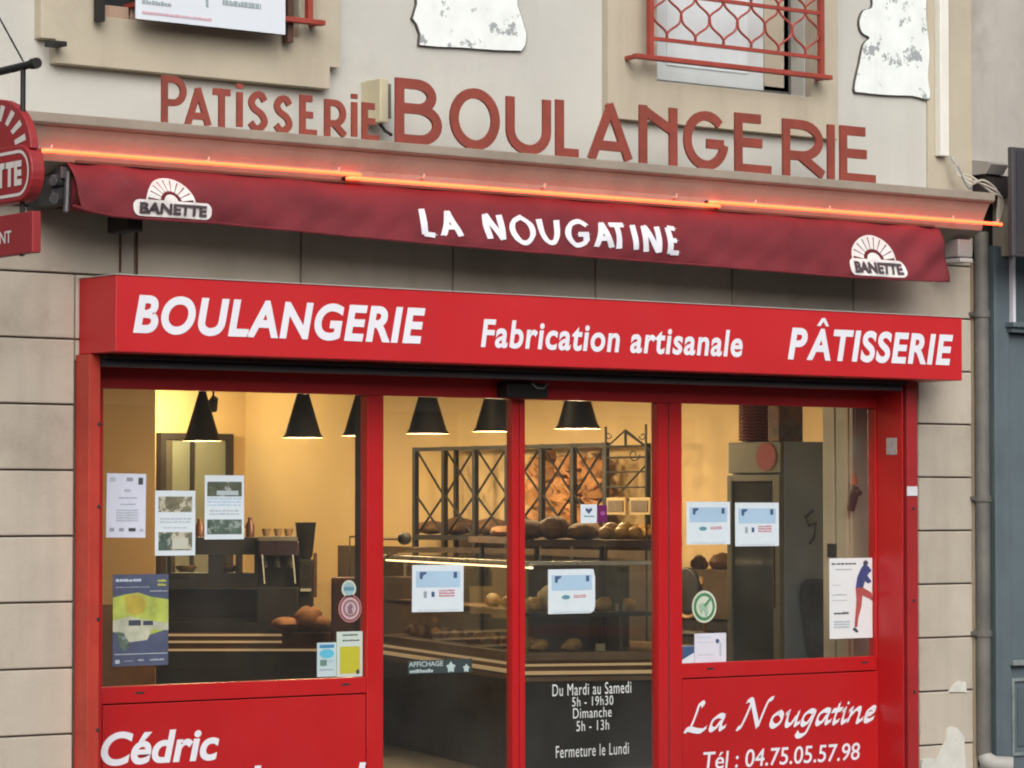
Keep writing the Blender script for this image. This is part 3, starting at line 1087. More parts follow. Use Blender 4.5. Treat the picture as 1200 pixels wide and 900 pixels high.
cxm = wx(964, sy)
czm = wz(964, 381, sy)
MB().prism([(cxm - .040, czm - .006), (cxm - .004, czm + .036), (cxm + .020, czm + .036), (cxm + .044, czm - .006), (cxm + .022, czm - .006), (cxm + .007, czm + .018), (cxm - .016, czm - .006)],
           sy - .0034, sy - .0026).build('lettering', M_white, sg, sub=1)
# ================================================================== ROLLER SHUTTER GUIDES
gy0 = -.12
g0, g1 = wx(104, gy0), wx(118, gy0)
h0, h1 = wx(1062, gy0), wx(1075, gy0)
shz = wz(600, 444, -.11)
sh = thing('roller_shutter', 'roller shutter of the bakery with orange red guides and rolled curtain', 'roller shutter', ((g0 + h1) / 2, -.05, 0))
gl = MB().box(g0, g0 + .012, gy0, .07, 0, SZ0 - .003).box(g0 + .013, g1, gy0 + .004, .07, 0, SZ0 - .003)
MB().box(g0, g0 + .02, gy0, -.001, 0.002, SZ0 - .003).build('guide', M_orange, sh, bevel=.002)
MB().box(g0 + .0205, g1, gy0 + .004, .075, 0.002, SZ0 - .003).build('guide', M_orange, sh, bevel=.002)
MB().box(h0 + .004, h1, gy0, -.001, 0.002, SZ0 - .003).build('guide', M_darkred, sh, bevel=.002)
MB().box(h0 - .0175, h0 + .0035, -.05, .075, 0.002, SZ0 - .003).build('guide', M_black, sh)
MB().box(h0 - .026, h0 - .018, -.115, .14, 0.002, SZ0 - .003).build('guide', M_red, sh, bevel=.002)
for py in (497, 594, 726, 856):
    z = wz(110, py, gy0)
    MB().lathe([(0, .004), (.009, .003), (.010, 0)], (0, 0, 0), 8).map(lambda x, y, q: (g0 + .055 + x, gy0 + .0045 - q, z + y)).build('bolt', M_dark, sh)
for py in (596, 704, 811):
    z = wz(1070, py, gy0)
    MB().lathe([(0, .004), (.009, .003), (.010, 0)], (0, 0, 0), 8).map(lambda x, y, q: (h0 + .05 + x, gy0 - .0005 - q, z + y)).build('bolt', M_dark, sh)
x0, x1 = g1 + .004, h0 - .027
MB().box(x0, x1, -.16, .05, shz + .035, SZ0 - .004).build('shutter_box', M_dark, sh)
MB().tube([(x0, -.10, shz + .02), (x1, -.10, shz + .02)], .022, 12).build('bottom_bar', mat('dark blue grey bar', (.07, .07, .085), .4, metal=.3), sh, smooth=True)

# ================================================================== SHOPFRONT
fy = .08                      # face of the metal frame
gyp = .105                    # glass plane
PX0, PX1 = g1 + .004, h0 - .0265
zt = (wz(120, 455, gyp) + wz(1028, 479, gyp)) / 2
zbl = (wz(120, 803, gyp) + wz(427, 795, gyp)) / 2
zbr = (wz(797, 778, gyp) + wz(1028, 768, gyp)) / 2
xp = {k: wx(k, gyp) for k in (118, 427, 445, 597, 605, 606, 613, 767, 795, 1028)}
print('zt', zt, 'zbl', zbl, 'zbr', zbr, 'frame', PX0, PX1, xp)
sf = thing('shopfront', 'red metal shopfront of the bakery with two windows and sliding doors', 'shopfront', ((PX0 + PX1) / 2, fy, 0))
for a_, b_, c_ in ((PX0, xp[118], fy), (xp[427], xp[445], fy - .003), (xp[767] + .006, xp[795], fy - .003), (xp[1028] - .008, PX1, fy)):
    MB().box(min(a_, b_ - .01), b_, c_, fy + .06, 0, zt).build('frame', M_red, sf, bevel=.003)
MB().box(PX0, PX1, fy - .004, fy + .06, zt + .0005, z_head + .1).build('header', M_red, sf, bevel=.003)
MB().box(xp[427] + .004, xp[445] - .02, fy + .061, fy + .11, 0, zt).build('inner_post', M_dark, sf)
MB().box(wx(783, fy) - .003, wx(783, fy) + .003, fy - .0045, fy, 0, zt).build('joint_line', M_dark, sf)


def bay(xa, xb, zb, py_line, px_line):
    MB().box(xa + .0005, xb - .0005, fy, fy + .06, zb - .075, zb).build('bottom_rail', M_red, sf, bevel=.003)
    MB().box(xa + .0005, xb - .0005, fy + .02, fy + .05, 0.0, zb - .0752).build('joint_line', M_dark, sf)
    MB().box(xa + .005, xb - .005, fy + .001, fy + .019, 0.12, zb - .081).build('panel', M_red, sf, bevel=.003)
    MB().box(xa + .0005, xb - .0005, fy - .002, fy + .0185, 0.0, .115).build('kick_plate', M_red, sf)
    MB().box(xa - .002, xb + .002, gyp, gyp + .008, zb + .0005, zt - .0005).build('pane', M_glass, sf)
    for u in (.12, .90):
        xx = xa + (xb - xa) * u
        MB().box(xx, xx + .045, fy - .0015, fy, zb - .036, zb - .026).build('drain_slot', M_dark, sf)


bay(xp[118], xp[427], zbl, 827, 120)
bay(xp[795], xp[1028] - .008, zbr, 798, 797)


def door(xa, xb, left):
    st = .032
    m = MB()
    if left:
        m.box(xb - st * 1.3, xb, fy + .002, fy + .05, .01, zt - .001)
        m.box(xa, xa + .006, fy + .002, fy + .05, .01, zt - .001)
        ga, gb = xa + .006, xb - st * 1.3
    else:
        m.box(xa, xa + st, fy + .002, fy + .05, .01, zt - .001)
        m.box(xb - .006, xb, fy + .002, fy + .05, .01, zt - .001)
        ga, gb = xa + st, xb - .006
    m.box(ga, gb, fy + .002, fy + .05, .01, .10)
    d = m.build('door', M_red, sf, bevel=.002)
    MB().box(ga - .002, gb + .002, gyp, gyp + .008, .10, zt - .002).build('pane', M_glass, d)


door(xp[445] + .001, xp[605], True)
door(xp[606], xp[767] + .005, False)
t = MB().box(wx(592, .0), wx(640, .0), -.02, fy - .006, wz(616, 466, 0), wz(616, 449, 0)).build('door_sensor', M_black, bevel=.008)
tag(t, 'black motion sensor above the sliding glass doors', 'door sensor')
mc = MB().tube([(wx(622, -.02), -.03, wz(622, 449, -.02)), (wx(628, -.03), -.04, wz(628, 455, -.03)), (wx(636, -.03), -.04, wz(636, 455, -.03)), (wx(642, -.02), -.03, wz(642, 448, -.02))], .004, 5)
tag(mc.build('sensor_cable', M_grey), 'thin loop of grey cable hanging over the black door sensor', 'cable')

# lettering on the lower panels ------------------------------------
py_ = fy - .0025
mb = MB()
put_text(mb, 'Cédric', wx(120, fy), wx(258, fy), wz(128, 898, fy), wz(190, 855, fy), py_ + .001, .028, .2, 1.0)
mb.build('lettering', M_white, sf)
for px, top in ((289, 898), (412, 894)):
    mb = MB()        # tops of the tall letters of the next line
    x = wx(px, fy)
    z = wz(px, top, fy)
    mb.prism([(x + .022, z - .13), (x + .057, z - .13), (x + .085, z), (x + .05, z)], py_, py_ + .001)
    mb.build('lettering', M_white, sf)
SCRIPT = [  # letter: advance, strokes (u right, v up; cap height 1)
    (.72, [[(.42, .90), (.36, 1.0), (.27, .92), (.22, .6), (.14, .2), (.05, .02), (-.04, .04)], [(-.02, .05), (.1, .06), (.3, .0), (.5, -.02), (.62, .1)]]),
    (.55, [[(.42, .46), (.28, .50), (.10, .36), (.04, .12), (.10, .0), (.22, .06), (.36, .32)], [(.44, .5), (.36, .15), (.40, .01), (.52, .1)]]),
    (.46, []),
    (.98, [[(-.08, .0), (.02, .03), (.16, .5), (.26, 1.0)], [(.10, .98), (.24, 1.0), (.42, .5), (.58, .02)], [(.58, .02), (.68, .5), (.80, .96), (.94, 1.04)]]),
    (.50, [[(.24, .5), (.08, .38), (.03, .15), (.14, .0), (.30, .08), (.38, .32), (.30, .48), (.22, .5)]]),
    (.54, [[(.0, .42), (.08, .5), (.05, .2), (.08, .02), (.20, .04), (.36, .34)], [(.42, .5), (.36, .15), (.38, .01), (.50, .1)]]),
    (.50, [[(.40, .46), (.26, .5), (.09, .36), (.04, .12), (.12, .0), (.24, .08), (.36, .34)], [(.44, .5), (.32, .0), (.20, -.34), (.0, -.42), (-.10, -.30)]]),
    (.54, [[(.42, .46), (.28, .50), (.10, .36), (.04, .12), (.10, .0), (.22, .06), (.36, .32)], [(.44, .5), (.36, .15), (.40, .01), (.52, .1)]]),
    (.32, [[(.20, .72), (.10, .2), (.12, .0), (.26, .08)], [(-.02, .46), (.30, .50)]]),
    (.26, [[(.02, .42), (.10, .5), (.06, .15), (.10, .0), (.22, .08)], [(.15, .68), (.19, .76)]]),
    (.56, [[(.0, .42), (.08, .5), (.04, .2), (-.01, .0)], [(.04, .22), (.22, .46), (.34, .48), (.36, .3), (.32, .05), (.38, .0), (.50, .1)]]),
    (.40, [[(.05, .24), (.26, .30), (.32, .44), (.22, .5), (.07, .36), (.03, .12), (.12, .0), (.32, .1)]]),
]
tot = sum(a for a, _ in SCRIPT)
nx0, nx1 = wx(803, fy), wx(1027, fy)
nz0 = (wz(810, 857, fy) + wz(1020, 844, fy)) / 2
nh = wz(815, 826, fy) - wz(815, 858, fy)
u = 0
mb = MB()
sc = (nx1 - nx0) / (tot + .1)
for k, (adv, sts) in enumerate(SCRIPT):
    uu = u
    if sts:
        pen(mb, sts, lambda p: (nx0 + (uu + p[0] + .16 * p[1]) * sc, nz0 + p[1] * nh), .036, 48, .17)
    u += adv
mb.map(lambda x, y, z: (x, y + py_, z))
mb.build('lettering', M_white, sf)
mb = MB()
put_text(mb, 'Tél : 04.75.05.57.98', wx(823, fy), wx(1006, fy), wz(830, 902, fy), wz(830, 881, fy), py_ + .001, .008, .12, 1.0)
mb.build('lettering', M_white, sf)

# lettering on the door panes --------------------------------------
M_frost = mat('pale vinyl lettering', (.62, .66, .66), .6)
oh = thing('opening_hours', 'white opening hours lettering on the dark lower part of the right door pane', 'lettering', (wx(692, gyp), gyp, wz(692, 886, gyp)))
for s, a, b, t_, bt in (('Du Mardi au Samedi', 647, 739, 800, 814), ('5h - 19h30', 670, 718, 816, 827), ('Dimanche', 671, 716, 829, 841), ('5h - 13h', 675, 713, 844, 856),
                        ('Fermeture le Lundi', 651, 736, 872, 886)):
    mb = MB()
    put_text(mb, s, wx(a, gyp), wx(b, gyp), wz((a + b) / 2, bt, gyp), wz((a + b) / 2, t_, gyp), gyp - .002, 0.0, 0, 1.1)
    mb.build('lettering', M_frost, oh)
ad = thing('door_decal', 'dark strip reading affichage with two small pale emblems on the door pane', 'decal', (wx(515, gyp), gyp, wz(515, 790, gyp)))
MB().box(wx(478, gyp), wx(553, gyp), gyp - .002, gyp - .0005, wz(515, 789, gyp), wz(515, 773, gyp)).build('strip', mat('dark teal vinyl', (.035, .05, .055), .5), ad)
mb = MB()
put_text(mb, 'AFFICHAGE', wx(479, gyp), wx(519, gyp), wz(500, 781, gyp), wz(500, 775, gyp), gyp - .003, .02)
dash(mb, wx(480, gyp), wx(507, gyp), wz(500, 788, gyp), wz(500, 784, gyp), gyp - .0045, 9, 3)
for px, r in ((528, .030), (546, .022)):
    c = at(px, 782 if px < 540 else 783, Y=gyp)
    P = []
    for i in range(10):
        rr = r * (1 if i % 2 == 0 else .62)
        P.append((c[0] + rr * cos(pi / 2 + i * pi / 5), c[2] + rr * sin(pi / 2 + i * pi / 5)))
    mb.prism(P, gyp - .0032, gyp - .0025)
mb.build('lettering', mat('pale teal vinyl', (.40, .50, .50), .6), ad)

# ================================================================== NOTICES ON THE GLASS
def sheet(name, label, cat, px0, px1, py0, py1, marks=(), m=M_paper, group=None, y=gyp, tilt=0.0, corner=0):
    """a printed sheet stuck on the pane; marks: (u0,u1,v0,v1,material,name) measured from the top left"""
    x0, x1 = wx(px0, y), wx(px1, y)
    xm = (px0 + px1) / 2
    z1, z0 = wz(xm, py0, y), wz(xm, py1, y)
    t = thing(name, label, cat, ((x0 + x1) / 2, y, z0), group)
    P = [(x0, z1), (x0, z0), (x1, z0), (x1, z1)]
    if corner:
        P = [(x0, z1), (x0, z0), (x1 - .03, z0), (x1 - .008, z0 + .012), (x1, z0 + .04), (x1 - .001, z1 - .04), (x1 - .012, z1)]
    cx, cz_ = (x0 + x1) / 2, (z0 + z1) / 2
    rot = lambda a, b: (cx + (a - cx) * cos(tilt) - (b - cz_) * sin(tilt), cz_ + (a - cx) * sin(tilt) + (b - cz_) * cos(tilt))
    P = [rot(*p) for p in P]
    MB().prism(P, y - .0022, y - .0006).build('paper', m, t)
    by = {}
    for i, mk in enumerate(marks):
        by.setdefault((mk[4].name, mk[5], i if mk[5] in ('photo', 'figures') else 0), []).append((i, mk))
    for key, ms in by.items():
        b = MB()
        for i, mk in ms:
            u0, u1, v0, v1 = mk[:4]
            yy = y - .0026 - .00025 * i
            if len(mk) > 6 and mk[6] == 'lines':
                n = mk[7]
                for j in range(n):
                    za = v0 + (v1 - v0) * j / n
                    q = MB()
                    dash(q, x0 + u0 * (x1 - x0), x0 + u1 * (x1 - x0), z1 - (za + (v1 - v0) / n * .55) * (z1 - z0), z1 - za * (z1 - z0), yy, 7, j + i)
                    b.add(q.v, q.f)
            elif len(mk) > 6 and mk[6] == 'poly':
                b.add([(rot(x0 + a * (x1 - x0), z1 - c * (z1 - z0))[0], yy, rot(x0 + a * (x1 - x0), z1 - c * (z1 - z0))[1]) for a, c in mk[7]], [tuple(range(len(mk[7])))])
            elif len(mk) > 6 and mk[6] == 'disc':
                b.add([(x0 + (u0 + u1) / 2 * (x1 - x0) + (u1 - u0) / 2 * (x1 - x0) * cos(a * pi / 10), yy, z1 - (v0 + v1) / 2 * (z1 - z0) + (v1 - v0) / 2 * (z1 - z0) * sin(a * pi / 10)) for a in range(20)], [tuple(range(20))])
            else:
                q = [rot(x0 + a * (x1 - x0), z1 - c * (z1 - z0)) for a, c in ((u0, v0), (u0, v1), (u1, v1), (u1, v0))]
                b.add([(a, yy, c) for a, c in q], [(0, 1, 2, 3)])
        b.build(key[1], ms[0][1][4], t)
    return t


K_ink = mat('dark ink', (.05, .06, .08), .6)
K_grey = mat('grey ink', (.28, .33, .38), .6)
K_lgrey = mat('light grey ink', (.42, .48, .54), .6)
K_blue = mat('light blue print', (.36, .52, .68), .6, var=.05)
K_navy = mat('navy print', (.05, .09, .20), .6)
K_red = mat('washed red print', (.50, .16, .19), .6)
K_photo1 = mat('dark photo print', (.10, .12, .08), .6, var=.3, vs=22, blotch=((.33, .36, .34), 16, .55))
K_photo2 = mat('sepia photo print', (.20, .19, .12), .6, var=.3, vs=25, blotch=((.45, .43, .34), 14, .50))
K_photo3 = mat('green photo print', (.10, .15, .12), .6, var=.3, vs=25, blotch=((.25, .30, .27), 18, .55))

sheet('notice', 'white letter sheet, uppermost and nearest the orange guide in the big window', 'notice', 125, 171, 555, 630,
      [(.08, .22, .06, .13, K_lgrey, 'stamp'), (.50, .66, .06, .12, K_grey, 'stamp'), (.80, .92, .06, .17, K_ink, 'emblem'), (.44, .60, .24, .29, K_lgrey, 'heading'),
       (.30, .78, .37, .40, K_grey, 'text', 'lines', 1), (.34, .74, .47, .50, K_grey, 'text', 'lines', 1), (.25, .80, .56, .76, K_lgrey, 'text', 'lines', 5),
       (.08, .20, .85, .90, K_grey, 'emblem'), (.32, .44, .85, .90, K_grey, 'emblem'), (.56, .74, .85, .90, K_ink, 'emblem'), (.84, .94, .86, .90, K_lgrey, 'stamp')],
      mat('cool white paper', (.58, .62, .74), .7, var=.03, vs=20), tilt=-.01)
sheet('notice', 'white sheet with two sepia photographs of a building, lowest of the three notices', 'notice', 182, 229, 575, 651,
      [(.08, .92, .09, .33, K_photo2, 'photo'), (.12, .90, .42, .52, K_lgrey, 'text', 'lines', 2), (.20, .80, .56, .60, K_lgrey, 'text', 'lines', 1), (.08, .92, .64, .92, K_photo2, 'photo'), (.08, .38, .66, .92, K_photo3, 'photo'), (.42, .82, .73, .90, mat('pale wall print', (.48, .50, .42), .6), 'photo')])
sheet('notice', 'white sheet with dark lake photograph over green photograph, beside the cone lamp', 'notice', 240, 286, 557, 632,
      [(.06, .94, .10, .33, K_photo1, 'photo'), (.06, .94, .35, .50, K_blue, 'text', 'lines', 3), (.12, .88, .54, .64, K_lgrey, 'text', 'lines', 2), (.06, .94, .69, .92, K_photo3, 'photo'),
       (.30, .85, .24, .31, mat('pale water print', (.42, .50, .54), .6), 'photo')])
sheet('poster', 'blue and yellow green event poster low in the big window', 'poster', 133, 198, 673, 780,
      [(.02, .98, .22, .66, mat('lime print', (.42, .50, .10), .6, var=.25, vs=9), 'artwork', 'poly', [(0.0, .25), (.2, .22), (.45, .20), (.7, .25), (1, .28), (1, .60), (.7, .66), (.4, .70), (0, .60)]),
       (.2, .6, .2, .45, mat('ochre print', (.45, .36, .06), .6, var=.2, vs=9), 'artwork', 'poly', [(.2, .24), (.45, .21), (.6, .30), (.55, .42), (.4, .45), (.25, .42)]),
       (0, 1, .5, .7, mat('pale cream print', (.50, .52, .40), .6, var=.2, vs=14), 'artwork', 'poly', [(0, .50), (.3, .46), (.6, .50), (1, .54), (1, .62), (.7, .60), (.62, .72), (.3, .74), (.1, .64), (0, .62)]),
       (.28, .50, .50, .56, K_ink, 'figures'), (.54, .72, .51, .56, K_ink, 'figures'),
       (.05, .2, .6, .8, K_photo3, 'artwork', 'poly', [(.06, .62), (.2, .64), (.32, .78), (.2, .84), (.1, .76)]),
       (.05, .50, .05, .10, mat('pale blue ink', (.50, .60, .68), .6), 'heading', 'lines', 1), (.05, .66, .135, .15, K_lgrey, 'heading', 'lines', 1), (.80, .95, .06, .15, mat('lime ink', (.45, .50, .10), .6), 'heading', 'lines', 2),
       (.66, .98, .18, .20, K_lgrey, 'heading', 'lines', 1), (.03, .98, .865, .875, K_lgrey, 'rule'),
       (.04, .12, .93, .97, K_lgrey, 'small_print'), (.2, .35, .94, .96, K_grey, 'small_print', 'lines', 1), (.45, .55, .93, .96, K_lgrey, 'small_print', 'lines', 1), (.66, .92, .93, .96, K_lgrey, 'small_print', 'lines', 1)],
      mat('slate blue print', (.075, .09, .16), .6, var=.15, vs=10))
def blue_notice(label, a, b, t_, bt, disc, y=gyp, corner=0, tilt=0.0):
    mk = [(.07, .93, .13, .48, K_blue, 'blue_field'), (.14, .26, .14, .30, K_navy, 'emblem', 'poly', [(.14, .15), (.28, .15), (.27, .19), (.21, .22), (.19, .31), (.14, .29)]), (.80, .87, .15, .28, K_navy, 'emblem')]
    if disc:
        mk += [(.26, .50, .52, .76, mat('pale disc print', (.60, .72, .76), .6), 'disc', 'disc'), (.28, .46, .58, .68, mat('teal print', (.10, .26, .34), .6), 'motif', 'disc'),
               (.54, .80, .58, .66, K_red, 'red_text', 'lines', 2)]
    else:
        mk += [(.22, .28, .56, .70, K_grey, 'motif'), (.37, .43, .57, .68, K_navy, 'motif'), (.52, .82, .53, .70, K_red, 'red_text', 'lines', 3)]
    mk += [(.10, .9, .955, .975, K_lgrey, 'small_print', 'lines', 1)]
    sheet('notice', label, 'notice', a, b, t_, bt, mk, y=y, group='small blue printed notices on the panes', corner=corner, tilt=tilt)
blue_notice('blue printed notice stuck on the left sliding door pane', 483, 543, 662, 717, False, tilt=-.008)
blue_notice('blue printed notice with a curled corner on the door pane above the opening hours', 642, 697, 667, 719, True, corner=1)
blue_notice('blue printed notice in front of the amber wall, beside the other one by the fridge', 804, 855, 588, 638, True)
blue_notice('blue printed notice stuck on the pane in front of the fridge', 861, 912, 589, 640, False)
sheet('sticker', 'small pale heart sticker high on the sliding door pane', 'sticker', 680, 699, 591, 613,
      [(.3, .7, .15, .5, K_navy, 'heart', 'poly', [(.5, .52), (.28, .3), (.34, .18), (.5, .27), (.66, .18), (.72, .3)]), (.2, .85, .60, .75, mat('teal print', (.10, .26, .34), .6), 'print', 'lines', 1)])
sheet('sticker', 'purple sticker beside the pale heart sticker on the door pane', 'sticker', 699.5, 711, 592, 612, [(.3, .8, .35, .6, mat('light purple print', (.30, .08, .26), .6), 'print', 'disc')],
      mat('purple vinyl', (.14, .012, .10), .5))
sheet('poster', 'white poster with a figure in blue top and red trousers beside the door post', 'poster', 971, 1021, 654, 748,
      [(.05, .62, .06, .10, K_ink, 'heading', 'lines', 1), (.14, .52, .135, .16, K_grey, 'heading', 'lines', 1),
       (.06, .26, .33, .345, K_lgrey, 'text', 'lines', 1), (.06, .4, .45, .47, K_grey, 'text', 'lines', 1), (.06, .42, .52, .535, K_lgrey, 'text', 'lines', 1),
       (.10, .44, .67, .72, K_ink, 'heading', 'lines', 1), (.1, .46, .78, .88, K_lgrey, 'text', 'lines', 3),
       (.78, .9, .03, .10, K_ink, 'head', 'disc'),
       (.6, .98, .08, .4, mat('blue top print', (.05, .07, .22), .6, var=.2, vs=30), 'printed_top', 'poly', [(.78, .09), (.90, .10), (.98, .16), (.92, .19), (.88, .22), (.98, .30), (.90, .32), (.82, .29), (.78, .37), (.60, .38), (.64, .24), (.72, .14)]),
       (.5, 1, .37, .9, mat('red trousers print', (.42, .09, .09), .6, var=.15, vs=30), 'printed_trousers', 'poly', [(.60, .375), (.78, .37), (.98, .44), (1.0, .54), (.90, .50), (.76, .47), (.74, .60), (.66, .75), (.64, .86), (.57, .86), (.60, .66), (.62, .52)]),
       (.5, .7, .85, .93, K_ink, 'shoe', 'poly', [(.54, .87), (.60, .87), (.67, .92), (.62, .93), (.53, .89)])],
      mat('bright poster paper', (.66, .70, .72), .6, var=.02))
sheet('notice', 'small white notice low on the pane, under the green round sticker', 'notice', 813, 850, 742, 776,
      [(.1, .5, .12, .18, K_blue, 'text', 'lines', 1), (.1, .6, .3, .34, K_lgrey, 'text', 'lines', 1), (.1, .6, .72, .78, K_lgrey, 'text', 'lines', 1), (.66, .78, .2, .36, K_navy, 'emblem', 'disc'), (.78, .84, .32, .8, K_lgrey, 'small_print')],
      mat('lilac white paper', (.66, .66, .76), .6))
sheet('sticker', 'blue and white sticker low at the pane edge by the door post', 'sticker', 797, 812.5, 757, 777,
      [(0, 1, 0, .5, K_navy, 'blue_band', 'poly', [(0, .02), (1, .02), (1, .4), (0, .85)])])
sheet('sticker', 'blue and white sticker beside the yellow one in the window corner', 'sticker', 372, 394.5, 753, 793,
      [(.12, .88, .06, .16, mat('mid blue print', (.04, .22, .42), .6), 'band'), (.12, .88, .19, .46, mat('cyan print', (.10, .45, .62), .6), 'field', 'disc'), (.15, .50, .50, .68, mat('green grey print', (.12, .22, .20), .6), 'picture'),
       (.55, .85, .50, .6, K_blue, 'text', 'lines', 2), (.12, .85, .78, .84, K_grey, 'text', 'lines', 1)], mat('sticker white', (.46, .60, .64), .6))
sheet('sticker', 'yellow sticker with pale heading in the lower window corner', 'sticker', 395, 425, 740, 793,
      [(.12, .90, .33, .93, mat('olive yellow print', (.46, .44, .03), .6), 'yellow_field'), (.22, .80, .06, .12, K_ink, 'heading', 'lines', 1), (.22, .88, .18, .24, K_ink, 'heading', 'lines', 1), (.74, .88, .84, .95, K_ink, 'emblem', 'disc')],
      mat('sticker pale green', (.50, .60, .55), .6))


def round_sticker(label, px, py, r, rings):
    c = at(px, py, Y=gyp)
    t = thing('round_sticker', label, 'sticker', (c[0], gyp, c[2] - r))
    for k, (q, m, nm) in enumerate(rings):
        MB().prism(ell(c[0], c[2], r * q, r * q, 0, 360, 32), gyp - .0022 - .0006 * k, gyp - .0017 - .0006 * k).build(nm, m, t)
    return t, c


K_cream = mat('cream vinyl', (.55, .60, .50), .6)
K_green = mat('green vinyl', (.06, .22, .09), .6, var=.15, vs=30)
t, c = round_sticker('round green and white sticker on the pane above the small white notice', 825, 711, .083, [(1, K_cream, 'rim'), (.86, K_green, 'green_ring'), (.66, K_cream, 'centre')])
MB().prism([(c[0] + a * .083, c[2] + b * .083) for a, b in ((-.5, .1), (-.2, .25), (.1, .2), (.5, .55), (.56, .45), (.25, .0), (.3, -.4), (.1, -.75), (-.05, -.2), (-.3, -.5), (-.4, -.2))], gyp - .0045, gyp - .004).build('emblem', mat('pale green emblem', (.30, .46, .34), .6), t)
MB().prism([(c[0] + a * .083, c[2] + b * .083) for a, b in ((-.05, .1), (.5, .62), (.56, .52), (.05, -.02))], gyp - .0052, gyp - .0047).build('emblem_bar', K_green, t)
t, c = round_sticker('round white and red sticker under the little blue one', 410, 713, .066, [(1, mat('rosy ring', (.42, .18, .19), .6), 'rim'), (.90, mat('deep red brown', (.10, .02, .02), .6), 'ring'), (.80, mat('rosy ring pale', (.50, .36, .38), .6), 'inner_ring'), (.60, mat('deep red', (.16, .03, .04), .6), 'field'), (.5, mat('pale rose', (.45, .36, .40), .6), 'centre')])
MB().prism([(c[0] + a * .066, c[2] + b * .066) for a, b in ((-.2, -.4), (-.25, .1), (0, .38), (.25, .1), (.1, 0), (.22, -.4))], gyp - .0060, gyp - .0055).build('emblem', mat('grey rose', (.20, .12, .15), .6), t)
t, c = round_sticker('little round blue and white sticker above the red one', 408.5, 690, .041, [(1, K_cream, 'rim'), (.78, mat('sky vinyl', (.30, .44, .48), .6), 'centre')])
MB().box(c[0] - .028, c[0] + .028, gyp - .0036, gyp - .0031, c[2] - .008, c[2] + .009).build('band', mat('teal print', (.10, .26, .34), .6), t)
lx_ = h0 - .0262
q0, q1 = at(1039, 533, X=lx_), at(1051, 513, X=lx_)
t = MB().box(lx_ - .002, lx_ - .0003, q1[1], q0[1], q0[2], q1[2]).build('label_sticker', mat('grey label', (.45, .42, .42), .5, var=.2, vs=40))
tag(t, 'small grey label on the bright red door post', 'sticker')
t = MB().box(wx(1062, -.12), wx(1074, -.12), -.126, -.1215, wz(1068, 581, -.12), wz(1068, 570, -.12)).build('label_sticker', mat('white label', (.6, .6, .66), .5))
tag(t, 'small white label on the dark red shutter guide', 'sticker')

# ================================================================== DOWNPIPE, NEIGHBOUR
py0 = -.05
px_ = wx(1151, py0)
dp = thing('downpipe', 'weathered grey downpipe between the bakery and the blue grey shopfront', 'downpipe', (px_, py0, 0))
r = (wx(1157, py0) - wx(1145, py0)) / 2
zt_ = wz(1150, 272, py0)
MB().tube([(px_, py0, wz(1150, 885, py0)), (px_, py0, zt_)], r, 16).build('pipe', M_alu, dp, smooth=True)
for py in (368, 584, 742):
    z = wz(1150, py, py0)
    MB().tube([(px_, py0, z - .018), (px_, py0, z + .018)], r + .008, 16).build('collar', M_alu, dp, smooth=True)
    MB().box(px_ - r - .01, px_ + r + .012, py0 + .01, .02, z - .01, z + .01).build('bracket', M_alu, dp)
zb = wz(1150, 884, py0)
MB().tube([(px_, py0, zb), (px_ + .005, py0 - .01, zb - .03), (px_ + .03, py0 - .05, zb - .055), (px_ + .10, py0 - .12, zb - .06)], [r, r + .006, r + .008, r + .01], 14, cap=False).build('outlet', mat('pale pipe', (.36, .36, .34), .6, dirt=.4), dp, smooth=True)
MB().tube([(px_, py0, zb - .3), (px_, py0, zb - .06)], r * .7, 12).build('lower_pipe', M_alu, dp, smooth=True)
t = MB().box(wx(1155, -.01), wx(1158, -.01), -.02, .02, wz(1157, 584, 0), wz(1157, 488, 0)).build('filler_strip', M_patch)
tag(t, 'pale strip of plaster beside the grey downpipe', 'strip')

NX0 = XR + .02
NX1 = NX0 + 4.0
nb = thing('neighbour_building', 'next building with grey stained render above its blue grey shopfront', 'building', ((NX0 + NX1) / 2, 0, 0))
M_nb = mat('grey stained render', (0.43, 0.405, 0.37), 0.9, var=.1, vs=1.5, bump=.3, bs=40, dirt=.5, streak=.4, blotch=((.50, .47, .41), 2.2, .62))
zn = wz(1160, 232, 0)
MB().box(NX0, NX1, .03, .4, zn, ZT).build('wall', M_nb, nb)
MB().box(NX0, NX1, .06, .4, 0, zn).build('lower_wall', mat('dark brown gap', (.03, .025, .022), .9), nb)
